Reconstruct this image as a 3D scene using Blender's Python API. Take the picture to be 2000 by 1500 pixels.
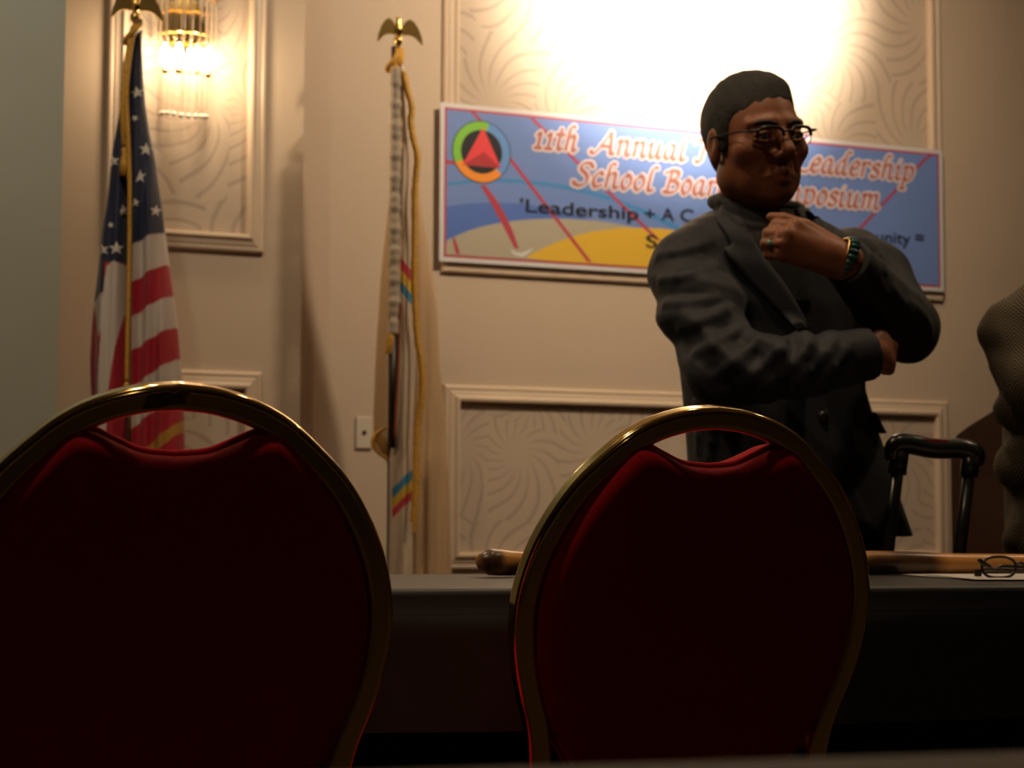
import bpy, bmesh, math, random
import numpy as np
from mathutils import Vector, Matrix
from mathutils.bvhtree import BVHTree

for o in list(bpy.data.objects): bpy.data.objects.remove(o, do_unlink=True)
scene = bpy.context.scene
COL = scene.collection
R = math.radians
random.seed(4)

# ---------------------------------------------------------------- camera
FPX, CAMZ, HORIZON, ROLL = 3600.0, 0.839, 1014.0, R(0.24)
PITCH = math.atan((HORIZON - 750) / FPX)
FW = np.array([0, math.cos(PITCH), math.sin(PITCH)])
UP0 = np.array([0, -math.sin(PITCH), math.cos(PITCH)]); RT0 = np.array([1., 0, 0])
RT = RT0 * math.cos(ROLL) + UP0 * math.sin(ROLL); UPV = UP0 * math.cos(ROLL) - RT0 * math.sin(ROLL)
CAM = np.array([0, 0, CAMZ])
cd = bpy.data.cameras.new('camera'); co = bpy.data.objects.new('camera', cd); COL.objects.link(co)
cd.sensor_width = 36; cd.lens = FPX / 2000 * 36
cd.clip_start = .02
cd.dof.use_dof = True; cd.dof.focus_distance = 2.15; cd.dof.aperture_fstop = 9.0
m = Matrix(((RT[0], UPV[0], -FW[0], CAM[0]), (RT[1], UPV[1], -FW[1], CAM[1]), (RT[2], UPV[2], -FW[2], CAM[2]), (0, 0, 0, 1)))
co.matrix_world = m
scene.camera = co

# ---------------------------------------------------------------- world, exposure
w = bpy.data.worlds.new('world'); scene.world = w; w.use_nodes = True
w.node_tree.nodes['Background'].inputs[0].default_value = (1, .82, .62, 1)
w.node_tree.nodes['Background'].inputs[1].default_value = .01
vs = scene.view_settings
vs.view_transform = 'Standard'; vs.look = 'None'; vs.exposure = 0.12; vs.gamma = 1; vs.use_curve_mapping = False
WARM = (1, .74, .46); SPOTC = (1, .80, .56)
P_SPOT, P_CORE, P_DOWN, P_BULB, P_COOL = 190, 1750, 30, 3.6, 27

# ---------------------------------------------------------------- helpers
def ray(px, py):
    d = FW + RT * (px - 1000) / FPX + UPV * (750 - py) / FPX
    return d / d[1]
def at(px, py, Y): return CAM + ray(px, py) * Y
def onplane(px, py, P, n):
    r = ray(px, py); return CAM + r * (((P - CAM) @ n) / (r @ n))
def onz(px, py, z):
    r = ray(px, py); return CAM + r * ((z - CAMZ) / r[2])

def parent_to(o, parent, local=False):
    if parent is not None:
        o.parent = parent
        if not local:
            m = parent.matrix_basis.copy(); p = parent
            while p.parent: m = p.parent.matrix_basis @ p.matrix_parent_inverse @ m; p = p.parent
            o.matrix_parent_inverse = m.inverted()
    return o
def obj(name, verts, faces, mat, parent=None, smooth=False, local=False):
    me = bpy.data.meshes.new(name); me.from_pydata([tuple(map(float, v)) for v in verts], [], faces); me.update()
    if smooth: me.polygons.foreach_set('use_smooth', [True] * len(me.polygons))
    if mat is not None: me.materials.append(mat)
    o = bpy.data.objects.new(name, me); COL.objects.link(o)
    return parent_to(o, parent, local)
def bobj(name, bm, mat, parent=None, smooth=False, local=False):
    me = bpy.data.meshes.new(name); bm.to_mesh(me); bm.free()
    if smooth: me.polygons.foreach_set('use_smooth', [True] * len(me.polygons))
    me.materials.append(mat)
    o = bpy.data.objects.new(name, me); COL.objects.link(o)
    return parent_to(o, parent, local)
def thing(name, label, cat, loc=(0, 0, 0), rz=0, group=None):
    o = bpy.data.objects.new(name, None); COL.objects.link(o)
    o.empty_display_size = .1; o.location = loc; o.rotation_euler = (0, 0, rz)
    return tag(o, label, cat, group)
def tag(o, label, cat, group=None):
    o['label'] = label; o['category'] = cat
    if group: o['group'] = group
    return o
def struct(o): o['kind'] = 'structure'; return o

def box(bm, c, s, rz=0, bev=0.0, M=None):
    """axis box centre c, full size s, rotated by rz about its centre"""
    r = bmesh.ops.create_cube(bm, size=1.0)
    vs_ = r['verts']
    bmesh.ops.scale(bm, vec=s, verts=vs_)
    if bev > 0:
        ed = list({e for v in vs_ for e in v.link_edges})
        b = bmesh.ops.bevel(bm, geom=ed, offset=bev, segments=2, profile=.6, affect='EDGES')
        vs_ = list({v for f in b['faces'] for v in f.verts} | {v for v in vs_ if v.is_valid})
        seen = set(vs_); st = list(vs_)
        while st:
            v = st.pop()
            for e in v.link_edges:
                u = e.other_vert(v)
                if u not in seen: seen.add(u); st.append(u)
        vs_ = list(seen)
    T = Matrix.Translation(Vector(c)) @ Matrix.Rotation(rz, 4, 'Z')
    if M is not None: T = M @ T
    bmesh.ops.transform(bm, matrix=T, verts=vs_)
    return vs_
def boxobj(name, c, s, mat, parent=None, rz=0, bev=.003, local=False, M=None):
    bm = bmesh.new(); box(bm, c, s, rz, bev, M); return bobj(name, bm, mat, parent, False, local)

def catmull(pts, n, closed=False):
    P = np.array(pts, float); out = []
    N = len(P)
    segs = N if closed else N - 1
    for i in range(segs):
        p1 = P[i]; p2 = P[(i + 1) % N]
        p0 = P[i - 1] if (i > 0 or closed) else 2 * p1 - p2
        p3 = P[(i + 2) % N] if (i + 2 < N or closed) else 2 * p2 - p1
        for t in np.linspace(0, 1, n, endpoint=False):
            out.append(.5 * ((2 * p1) + (-p0 + p2) * t + (2 * p0 - 5 * p1 + 4 * p2 - p3) * t * t + (-p0 + 3 * p1 - 3 * p2 + p3) * t ** 3))
    if not closed: out.append(P[-1])
    return np.array(out)
def tube_vf(path, rad, seg=12, closed=False, caps=True, dome=False):
    P = np.array(path, float); N = len(P)
    rr = np.full(N, rad) if np.isscalar(rad) else np.array(rad, float)
    T = np.gradient(P, axis=0) if not closed else (np.roll(P, -1, 0) - np.roll(P, 1, 0))
    T /= np.linalg.norm(T, axis=1)[:, None] + 1e-12
    ref = np.array([0, 0, 1.]) if abs(T[0][2]) < .9 else np.array([1., 0, 0])
    u = np.cross(T[0], ref); u /= np.linalg.norm(u)
    V, Fc = [], []
    for i in range(N):
        u = u - T[i] * (u @ T[i]); u /= np.linalg.norm(u) + 1e-12; v = np.cross(T[i], u)
        for k in range(seg):
            a = 2 * math.pi * k / seg
            V.append(P[i] + (u * math.cos(a) + v * math.sin(a)) * rr[i])
    for i in range(N - 1 + (1 if closed else 0)):
        j = (i + 1) % N
        for k in range(seg):
            l = (k + 1) % seg
            Fc.append((i * seg + k, i * seg + l, j * seg + l, j * seg + k))
    if caps and not closed:
        Fc.append(tuple(range(seg))[::-1]); Fc.append(tuple((N - 1) * seg + k for k in range(seg)))
    return V, Fc
def tube(name, path, rad, mat, parent=None, seg=12, closed=False, local=False):
    V, Fc = tube_vf(path, rad, seg, closed); return obj(name, V, Fc, mat, parent, True, local)
def join_vf(lst):
    V, Fc = [], []
    for v, f in lst:
        o = len(V); V += list(v); Fc += [tuple(i + o for i in q) for q in f]
    return V, Fc
def lathe_vf(prof, c, seg=24, sx=1, sy=1):
    V, Fc = [], []
    n = len(prof)
    for r, z in prof:
        for k in range(seg):
            a = 2 * math.pi * k / seg
            V.append((c[0] + r * sx * math.cos(a), c[1] + r * sy * math.sin(a), c[2] + z))
    for i in range(n - 1):
        for k in range(seg):
            l = (k + 1) % seg
            Fc.append((i * seg + k, i * seg + l, (i + 1) * seg + l, (i + 1) * seg + k))
    Fc.append(tuple(range(seg))[::-1]); Fc.append(tuple((n - 1) * seg + k for k in range(seg)))
    return V, Fc
def lathe(name, prof, c, mat, parent=None, seg=24, local=False):
    V, Fc = lathe_vf(prof, c, seg); return obj(name, V, Fc, mat, parent, True, local)
def ball_vf(c, r, seg=12, rings=7):
    rx, ry, rz = (r, r, r) if np.isscalar(r) else r
    prof = [(max(1e-4, math.sin(math.pi * i / rings)), -math.cos(math.pi * i / rings)) for i in range(rings + 1)]
    V, Fc = lathe_vf(prof, (0, 0, 0), seg)
    return [(c[0] + v[0] * rx, c[1] + v[1] * ry, c[2] + v[2] * rz) for v in V], Fc
def plate_vf(poly3, nrm, th):
    """thin solid from a planar outline"""
    n = np.array(nrm, float); n /= np.linalg.norm(n)
    P = [np.array(p, float) for p in poly3]; N = len(P)
    V = [p + n * th / 2 for p in P] + [p - n * th / 2 for p in P]
    Fc = [tuple(range(N)), tuple(range(2 * N - 1, N - 1, -1))]
    for i in range(N):
        j = (i + 1) % N; Fc.append((i, N + i, N + j, j))
    return V, Fc

# ---------------------------------------------------------------- materials
def mat(name, col, rough=.6, metal=0, noise=0, nscale=20, bump=0, bscale=200, spec=.5, sheen=0):
    m = bpy.data.materials.new(name); m.use_nodes = True
    nt = m.node_tree; b = nt.nodes['Principled BSDF']
    b.inputs['Base Color'].default_value = (*col, 1); b.inputs['Roughness'].default_value = rough
    b.inputs['Metallic'].default_value = metal; b.inputs['Specular IOR Level'].default_value = spec
    if sheen: b.inputs['Sheen Weight'].default_value = sheen; b.inputs['Sheen Roughness'].default_value = .4
    tc = nt.nodes.new('ShaderNodeTexCoord')
    if noise:
        n = nt.nodes.new('ShaderNodeTexNoise'); n.inputs['Scale'].default_value = nscale; n.inputs['Detail'].default_value = 4
        nt.links.new(tc.outputs['Object'], n.inputs['Vector'])
        r = nt.nodes.new('ShaderNodeMapRange'); r.inputs['From Min'].default_value = .3; r.inputs['From Max'].default_value = .7
        r.inputs['To Min'].default_value = 1 - noise; r.inputs['To Max'].default_value = 1 + noise
        nt.links.new(n.outputs['Fac'], r.inputs['Value'])
        mx = nt.nodes.new('ShaderNodeVectorMath'); mx.operation = 'SCALE'; mx.inputs[0].default_value = col
        nt.links.new(r.outputs['Result'], mx.inputs['Scale']); nt.links.new(mx.outputs[0], b.inputs['Base Color'])
    if bump:
        n2 = nt.nodes.new('ShaderNodeTexNoise'); n2.inputs['Scale'].default_value = bscale; n2.inputs['Detail'].default_value = 3
        nt.links.new(tc.outputs['Object'], n2.inputs['Vector'])
        bp = nt.nodes.new('ShaderNodeBump'); bp.inputs['Strength'].default_value = bump; bp.inputs['Distance'].default_value = .002
        nt.links.new(n2.outputs['Fac'], bp.inputs['Height']); nt.links.new(bp.outputs['Normal'], b.inputs['Normal'])
    return m
def attr_mat(name, rough=.7, sheen=0):
    m = mat(name, (1, 1, 1), rough, sheen=sheen); nt = m.node_tree
    a = nt.nodes.new('ShaderNodeVertexColor'); a.layer_name = 'cloth'
    nt.links.new(a.outputs['Color'], nt.nodes['Principled BSDF'].inputs['Base Color']); return m
def emit(name, col, s):
    m = bpy.data.materials.new(name); m.use_nodes = True; nt = m.node_tree; nt.nodes.clear()
    e = nt.nodes.new('ShaderNodeEmission'); e.inputs[0].default_value = (*col, 1); e.inputs[1].default_value = s
    o = nt.nodes.new('ShaderNodeOutputMaterial'); nt.links.new(e.outputs[0], o.inputs[0]); return m
def glass(name, col=(1, 1, 1), rough=.02, ior=1.45):
    m = mat(name, col, rough); b = m.node_tree.nodes['Principled BSDF']
    b.inputs['Transmission Weight'].default_value = 1; b.inputs['IOR'].default_value = ior; return m
def wallpaper_mat():
    """swirling palm-frond relief: curved strokes fanning out around scattered centres"""
    m = mat('frond_wallpaper', (.5, .41, .33), .75); nt = m.node_tree; N, Lk = nt.nodes.new, nt.links.new
    b = nt.nodes['Principled BSDF']
    tc = N('ShaderNodeTexCoord'); mp = N('ShaderNodeMapping'); mp.inputs['Rotation'].default_value = (0, 0, -R(22.5))
    Lk(tc.outputs['Object'], mp.inputs['Vector'])
    sp = N('ShaderNodeSeparateXYZ'); Lk(mp.outputs[0], sp.inputs[0])
    cb = N('ShaderNodeCombineXYZ'); Lk(sp.outputs['X'], cb.inputs['X']); Lk(sp.outputs['Z'], cb.inputs['Y'])
    ns = N('ShaderNodeTexNoise'); ns.inputs['Scale'].default_value = 2.6; Lk(cb.outputs[0], ns.inputs['Vector'])
    vo = N('ShaderNodeTexVoronoi'); vo.voronoi_dimensions = '2D'; vo.inputs['Scale'].default_value = 3.4
    Lk(cb.outputs[0], vo.inputs['Vector'])
    sub = N('ShaderNodeVectorMath'); sub.operation = 'SUBTRACT'; Lk(cb.outputs[0], sub.inputs[0]); Lk(vo.outputs['Position'], sub.inputs[1])
    s2 = N('ShaderNodeSeparateXYZ'); Lk(sub.outputs[0], s2.inputs[0])
    an = N('ShaderNodeMath'); an.operation = 'ARCTAN2'; Lk(s2.outputs['Y'], an.inputs[0]); Lk(s2.outputs['X'], an.inputs[1])
    ln = N('ShaderNodeVectorMath'); ln.operation = 'LENGTH'; Lk(sub.outputs[0], ln.inputs[0])
    k1 = N('ShaderNodeMath'); k1.operation = 'MULTIPLY'; Lk(an.outputs[0], k1.inputs[0]); k1.inputs[1].default_value = 17
    k2 = N('ShaderNodeMath'); k2.operation = 'MULTIPLY_ADD'; Lk(ln.outputs['Value'], k2.inputs[0]); k2.inputs[1].default_value = 78; Lk(k1.outputs[0], k2.inputs[2])
    k3 = N('ShaderNodeMath'); k3.operation = 'MULTIPLY_ADD'; Lk(ns.outputs['Fac'], k3.inputs[0]); k3.inputs[1].default_value = 13; Lk(k2.outputs[0], k3.inputs[2])
    si = N('ShaderNodeMath'); si.operation = 'SINE'; Lk(k3.outputs[0], si.inputs[0])
    mr = N('ShaderNodeMapRange'); mr.interpolation_type = 'SMOOTHSTEP'; mr.inputs['From Min'].default_value = .5; mr.inputs['From Max'].default_value = 1.0
    Lk(si.outputs[0], mr.inputs['Value'])
    fd = N('ShaderNodeMapRange'); fd.interpolation_type = 'SMOOTHSTEP'; fd.inputs['From Min'].default_value = .02; fd.inputs['From Max'].default_value = .085; Lk(ln.outputs['Value'], fd.inputs['Value'])
    mm = N('ShaderNodeMath'); mm.operation = 'MULTIPLY'; Lk(mr.outputs['Result'], mm.inputs[0]); Lk(fd.outputs['Result'], mm.inputs[1])
    mx = N('ShaderNodeMix'); mx.data_type = 'RGBA'; mx.inputs[6].default_value = (.50, .395, .305, 1); mx.inputs[7].default_value = (.40, .31, .24, 1)
    Lk(mm.outputs[0], mx.inputs[0]); Lk(mx.outputs[2], b.inputs['Base Color'])
    bp = N('ShaderNodeBump'); bp.inputs['Strength'].default_value = .15; bp.inputs['Distance'].default_value = .003; bp.invert = True
    Lk(mm.outputs[0], bp.inputs['Height']); Lk(bp.outputs[0], b.inputs['Normal'])
    return m
def wood_mat(name, c1, c2, rough=.45, scale=(3, 40, 40), burn=None):
    m = mat(name, c1, rough); nt = m.node_tree; N, Lk = nt.nodes.new, nt.links.new; b = nt.nodes['Principled BSDF']
    tc = N('ShaderNodeTexCoord'); mp = N('ShaderNodeMapping'); mp.inputs['Scale'].default_value = scale; Lk(tc.outputs['Object'], mp.inputs[0])
    n = N('ShaderNodeTexNoise'); n.inputs['Scale'].default_value = 1; n.inputs['Detail'].default_value = 5; Lk(mp.outputs[0], n.inputs[0])
    mr = N('ShaderNodeMapRange'); mr.inputs['From Min'].default_value = .35; mr.inputs['From Max'].default_value = .65; Lk(n.outputs['Fac'], mr.inputs[0])
    mx = N('ShaderNodeMix'); mx.data_type = 'RGBA'; mx.inputs[6].default_value = (*c1, 1); mx.inputs[7].default_value = (*c2, 1)
    Lk(mr.outputs[0], mx.inputs[0]); last = mx.outputs[2]
    for (c, rad) in (burn or []):
        d = N('ShaderNodeVectorMath'); d.operation = 'DISTANCE'; Lk(tc.outputs['Object'], d.inputs[0]); d.inputs[1].default_value = tuple(c)
        q = N('ShaderNodeMapRange'); q.interpolation_type = 'SMOOTHSTEP'; q.inputs['From Min'].default_value = rad * .45; q.inputs['From Max'].default_value = rad
        q.inputs['To Min'].default_value = .9; q.inputs['To Max'].default_value = 0; Lk(d.outputs['Value'], q.inputs[0])
        m2 = N('ShaderNodeMix'); m2.data_type = 'RGBA'; Lk(q.outputs[0], m2.inputs[0]); Lk(last, m2.inputs[6]); m2.inputs[7].default_value = (.02, .01, .006, 1); last = m2.outputs[2]
    Lk(last, b.inputs['Base Color']); return m
def herringbone_mat():
    m = mat('grey_herringbone_tweed', (.1, .09, .07), .95, spec=.1); nt = m.node_tree; N, Lk = nt.nodes.new, nt.links.new; b = nt.nodes['Principled BSDF']
    tc = N('ShaderNodeTexCoord'); sp = N('ShaderNodeSeparateXYZ'); Lk(tc.outputs['Object'], sp.inputs[0])
    ad = N('ShaderNodeMath'); ad.operation = 'MULTIPLY_ADD'; Lk(sp.outputs['Y'], ad.inputs[0]); ad.inputs[1].default_value = -.8; Lk(sp.outputs['X'], ad.inputs[2])
    sl = N('ShaderNodeMath'); sl.operation = 'MULTIPLY_ADD'; Lk(sp.outputs['Z'], sl.inputs[0]); sl.inputs[1].default_value = .25; Lk(ad.outputs[0], sl.inputs[2])
    pp = N('ShaderNodeMath'); pp.operation = 'PINGPONG'; Lk(sl.outputs[0], pp.inputs[0]); pp.inputs[1].default_value = .019
    z = N('ShaderNodeMath'); z.operation = 'MULTIPLY_ADD'; Lk(pp.outputs[0], z.inputs[0]); z.inputs[1].default_value = .9; Lk(sp.outputs['Z'], z.inputs[2])
    p2 = N('ShaderNodeMath'); p2.operation = 'PINGPONG'; Lk(z.outputs[0], p2.inputs[0]); p2.inputs[1].default_value = .0038
    mr = N('ShaderNodeMapRange'); mr.inputs['From Min'].default_value = .0009; mr.inputs['From Max'].default_value = .0030; Lk(p2.outputs[0], mr.inputs[0])
    mx = N('ShaderNodeMix'); mx.data_type = 'RGBA'; mx.inputs[6].default_value = (.028, .022, .016, 1); mx.inputs[7].default_value = (.17, .14, .10, 1)
    Lk(mr.outputs[0], mx.inputs[0]); Lk(mx.outputs[2], b.inputs['Base Color'])
    bp = N('ShaderNodeBump'); bp.inputs['Strength'].default_value = .5; bp.inputs['Distance'].default_value = .001
    Lk(mr.outputs[0], bp.inputs['Height']); Lk(bp.outputs[0], b.inputs['Normal']); return m

M = {}
M['paint'] = mat('cream_wall_paint', (.54, .42, .315), .7, noise=.02, nscale=3, bump=.05, bscale=90)
M['coolpaint'] = mat('grey_green_partition', (.40, .40, .34), .8, noise=.03, nscale=6)
M['trim'] = mat('cream_moulding', (.62, .48, .355), .4)
M['paper'] = wallpaper_mat()
M['carpet'] = mat('dark_carpet', (.03, .018, .014), .95, noise=.4, nscale=60, bump=.6, bscale=300)
M['ceil'] = mat('ceiling_plaster', (.55, .5, .44), .9, noise=.02)
M['rearwall'] = mat('brown_wall_covering', (.12, .09, .065), .9, noise=.1)
M['brass'] = mat('polished_brass', (.80, .56, .20), .1, 1)
M['gold'] = mat('gilt_metal', (.75, .5, .16), .22, 1)
M['red'] = mat('red_fabric', (.34, .005, .012), .9, noise=.12, nscale=400, bump=.25, bscale=900, spec=.08, sheen=.12)
M['black_cloth'] = mat('black_tablecloth', (.011, .010, .0105), .5, noise=.1, nscale=300, bump=.1, bscale=700, spec=.6)
M['greycloth'] = mat('brown_grey_tablecloth', (.05, .038, .032), .85, noise=.08, nscale=200, bump=.1, bscale=500)
M['laminate'] = mat('table_laminate', (.2, .14, .09), .5, noise=.1)
M['steel'] = mat('dark_steel', (.12, .12, .12), .4, .8)
M['goldcord'] = mat('gold_cord', (.60, .31, .04), .7, noise=.25, nscale=150, bump=.5, bscale=400)
M['poleblack'] = mat('dark_pole', (.02, .015, .012), .4)
M['oak'] = wood_mat('oak_pole', (.25, .13, .05), (.16, .08, .03))
M['flag'] = attr_mat('flag_cloth', .65, .1)
M['white'] = mat('white_star', (.75, .70, .64), .7)
M['plate'] = mat('ivory_plastic', (.62, .55, .44), .35)
M['dark'] = mat('dark_hole', (.01, .01, .01), .6)

# ================================================================ THE ROOM
WA = R(22.5)
WL = np.array([math.cos(WA), math.sin(WA), 0]); WN = np.array([math.sin(WA), -math.cos(WA), 0])   # along the wall, towards the room
W0 = at(860, 600, 5.6); W0[2] = 0
BAY = .18
CEILZ = 3.05
def wp(s, z, off=0): return W0 + WL * s + WN * off + np.array([0, 0, z])
def wuv(px, py, off=0):
    p = onplane(px, py, W0 + WN * off, WN); return float((p - W0) @ WL), float(p[2])
def wbox(name, s0, s1, z0, z1, o0, o1, mt, parent=None):
    V = [wp(s, z, o) for o in (o0, o1) for z in (z0, z1) for s in (s0, s1)]
    Fc = [(0, 1, 3, 2), (4, 6, 7, 5), (0, 4, 5, 1), (2, 3, 7, 6), (0, 2, 6, 4), (1, 5, 7, 3)]
    return obj(name, V, Fc, mt, parent)
wall_back = struct(wbox('wall_back', -1.0, 4.5, 0, CEILZ, -.15, 0, M['paint']))
wall_bay = struct(wbox('wall_bay', -3.2, -.49, 0, CEILZ, -.15, BAY, M['paint']))
E0 = at(118, 500, 4.45); E0[2] = 0
def pbox(name, P, d, n, l0, l1, t0, t1, z0, z1, mt):
    V = [P + d * l + n * t + np.array([0, 0, z]) for t in (t0, t1) for z in (z0, z1) for l in (l0, l1)]
    Fc = [(0, 1, 3, 2), (4, 6, 7, 5), (0, 4, 5, 1), (2, 3, 7, 6), (0, 2, 6, 4), (1, 5, 7, 3)]
    return obj(name, V, Fc, mt)
struct(pbox('wall_left', E0, WL, WN, -3.4, 0, -.1, 0, 0, CEILZ, M['coolpaint']))
struct(boxobj('floor', (0, 0, -.05), (14, 18, .1), M['carpet'], bev=0))
struct(boxobj('ceiling', (0, 0, CEILZ + .05), (14, 18, .1), M['ceil'], bev=0))
struct(boxobj('wall_rear', (0, -7, CEILZ / 2), (12, .15, CEILZ), M['rearwall'], bev=0))
struct(boxobj('wall_right', (5.2, 1, CEILZ / 2), (.15, 15, CEILZ), M['rearwall'], bev=0))
struct(boxobj('wall_far_left', (-5.2, 0, CEILZ / 2), (.15, 15, CEILZ), M['rearwall'], bev=0))
struct(wbox('baseboard_back', -.47, 4.4, 0, .12, 0.001, .02, M['trim']))

def frame_moulding(name, s0, s1, z0, z1, off, wd=.052, dp=.026):
    """mitred picture-frame moulding: stepped profile swept round a rectangle"""
    prof = [(0, 0), (0, .35), (.10, .55), (.22, .60), (.30, .50), (.38, .62), (.62, .72), (.78, 1.0), (.92, .95), (1, .55), (1, 0)]
    V, Fc = [], []
    for (a, h) in prof:
        i = a * wd; o = off + h * dp + .0005
        V += [wp(s0 + i, z0 + i, o), wp(s1 - i, z0 + i, o), wp(s1 - i, z1 - i, o), wp(s0 + i, z1 - i, o)]
    for k in range(len(prof) - 1):
        for c in range(4):
            d = (c + 1) % 4; Fc.append((k * 4 + c, k * 4 + d, k * 4 + 4 + d, k * 4 + 4 + c))
    return struct(obj(name, V, Fc, M['trim']))
PAN = [(0, 1.838, 1.59, 2.78, 0), (.01, 1.848, .685, 1.247, 0), (-1.055, -.605, 1.587, 2.78, BAY), (-1.055, -.605, .685, 1.25, BAY),
       (2.35, 4.19, 1.59, 2.78, 0), (2.35, 4.19, .685, 1.247, 0)]
for i, (s0, s1, z0, z1, off) in enumerate(PAN):
    frame_moulding('trim_%d' % (i + 1), s0, s1, z0, z1, off)
    wbox('wallpaper_panel', s0 + .045, s1 - .045, z0 + .045, z1 - .045, off + .0005, off + .003, M['paper'], wall_bay if off else wall_back)

# wall plate
pl = thing('wall_plate', 'small ivory jack plate on the cream wall beside the white flag', 'wall plate', wp(-.242, 1.095, .001))
def wdisc(name, s, z, off, r, th, mt, parent, seg=20):
    V, Fc = plate_vf([wp(s + r * math.cos(2 * math.pi * k / seg), z + r * math.sin(2 * math.pi * k / seg), off) for k in range(seg)], WN, th)
    return obj(name, V, Fc, mt, parent)
bm = bmesh.new(); box(bm, (0, 0, 0), (.05, .006, .095), 0, .0025)
pp = bobj('cover', bm, M['plate'], pl, False, True); pp.rotation_euler = (0, 0, WA); pp.location = tuple(WN * .004)
wdisc('jack', -.242, 1.095, .0085, .007, .003, M['dark'], pl)

# ---------------------------------------------------------------- ceiling lamps
def spot(name, loc, target, power, size, blend, col, rad=.05, parent=None):
    l = bpy.data.lights.new(name, 'SPOT'); l.energy = power; l.spot_size = R(size); l.spot_blend = blend; l.color = col; l.shadow_soft_size = rad
    o = bpy.data.objects.new(name, l); COL.objects.link(o); o.location = loc
    d = Vector(target) - Vector(loc); o.rotation_euler = d.to_track_quat('-Z', 'Y').to_euler()
    return parent_to(o, parent)
M['lampglow'] = emit('lamp_glow', WARM, 6)
def downlight(x, y, target, power, size, blend, col, label, rad=.05):
    t = thing('ceiling_downlight', label, 'ceiling light', (x, y, CEILZ), group='recessed ceiling lights')
    V, Fc = lathe_vf([(.085, -.001), (.09, -.006), (.07, -.012), (.062, -.004)], (x, y, CEILZ), 28); obj('bezel', V, Fc, M['gold'], t, True)
    V, Fc = lathe_vf([(.06, -.0135), (.05, -.016)], (x, y, CEILZ), 28); obj('lens', V, Fc, M['lampglow'], t, True)
    spot('downlight_beam', (x, y, CEILZ - .03), target, power, size, blend, col, rad, t)
g = wp(.62, 2.35); gp = wp(.50, 0, 1.5)
downlight(gp[0], gp[1], g, P_SPOT, 118, 1.0, SPOTC, 'ceiling spotlight with a wide beam aimed at the wallpaper panel above the banner', .06)
gq = wp(1.06, 0, 1.5)
downlight(gq[0], gq[1], wp(.88, 2.69), P_CORE, 54, 1.0, (1, .86, .66), 'ceiling spotlight with a narrow beam aimed above the banner', .06)
for (x, y, p, lb) in [(-.75, 3.35, 1.6, 'round recessed ceiling light between the two flags and the table'), (.55, 2.95, 1, 'round recessed ceiling light over the black table'), (1.85, 3.7, 1.0, 'round recessed ceiling light right of the lectern'),
                      (-.55, 1.72, 1.7, 'round recessed ceiling light above the red chairs'), (.6, -1.6, 1.4, 'unseen fill light added behind the camera to brighten the chair backs')]:  # last one is an unseen fill added behind the camera for the chair backs
    downlight(x, y, (x, y, 0), P_DOWN * p, 130, .7, WARM, lb)
cl = at(30, 300, 3.0)
downlight(cl[0] - .25, cl[1] + .5, (E0[0] - .35, E0[1] - .2, 2.6), P_COOL, 110, .9, (1.0, .97, .80), 'cool white recessed ceiling light near the grey-green partition')

# ---------------------------------------------------------------- crystal wall sconce
M['crystal'] = glass('crystal_rod', (1, .98, .95), .12, 1.22); M['tip'] = mat('frosted_crystal_tip', (.85, .80, .70), .25)
M['bulb'] = emit('warm_bulb', (1, .80, .52), 30)
sc = wp(-.845, 2.13, BAY + .003)
ts = thing('crystal_sconce', 'lit wall sconce of hanging crystal rods on the wallpaper panel behind the striped flag', 'wall sconce', sc)
def sc_p(s, z, o): return wp(-.845 + s, z, BAY + .003 + o)
V, Fc = plate_vf([sc_p(.055 * math.cos(a), 2.2 + .11 * math.sin(a), .008) for a in np.linspace(0, 2 * math.pi, 24, endpoint=False)], WN, .014)
obj('backplate', V, Fc, M['brass'], ts)
for zz, rr in ((2.285, .085), (2.185, .066)):
    tube('ring', [sc_p(rr * math.sin(a), zz, .02 + rr * math.cos(a)) for a in np.linspace(-1.7, 1.7, 24)], .005, M['brass'], ts, 8)
def rods(n, rr, ztop, length, rad):
    for i in range(n):
        a = -1.55 + 3.1 * i / (n - 1); ln = length * (1 + .03 * math.cos(2 * a))
        c = sc_p(rr * math.sin(a), 0, .02 + rr * math.cos(a))
        V, Fc = lathe_vf([(rad * .5, ztop), (rad, ztop - .008), (rad, ztop - ln + .02), (rad * .9, ztop - ln + .012), (rad * .2, ztop - ln)], (c[0], c[1], 0), 6)
        cr = obj('crystal_rod', V, Fc, M['crystal'], ts)
        if ztop < 2.2: obj('crystal_tip', *ball_vf((c[0], c[1], ztop - ln - .004), (.0085, .0085, .0065), 8, 5), M['tip'], cr, True)
rods(13, .085, 2.283, .13, .0062)
rods(11, .064, 2.183, .225, .0058)
for i in range(4):
    a = -1.05 + 2.1 * i / 3; c = sc_p(.052 * math.sin(a) * 1.35, 2.118, .035 + .035 * math.cos(a))
    V, Fc = lathe_vf([(.006, -.03), (.013, -.018), (.015, 0), (.011, .018), (.003, .036)], c, 14); b_ = obj('bulb', V, Fc, M['bulb'], ts, True)
    tube('socket', [c + np.array([0, 0, -.03]), c + np.array([0, 0, -.05])], .008, M['brass'], ts, 8)
for a in (-1, 1):
    l = bpy.data.lights.new('sconce_light', 'POINT'); l.energy = P_BULB; l.color = WARM; l.shadow_soft_size = .03
    o = bpy.data.objects.new('sconce_light', l); COL.objects.link(o); o.location = sc_p(.05 * a, 2.12, .115); parent_to(o, ts)

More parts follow.
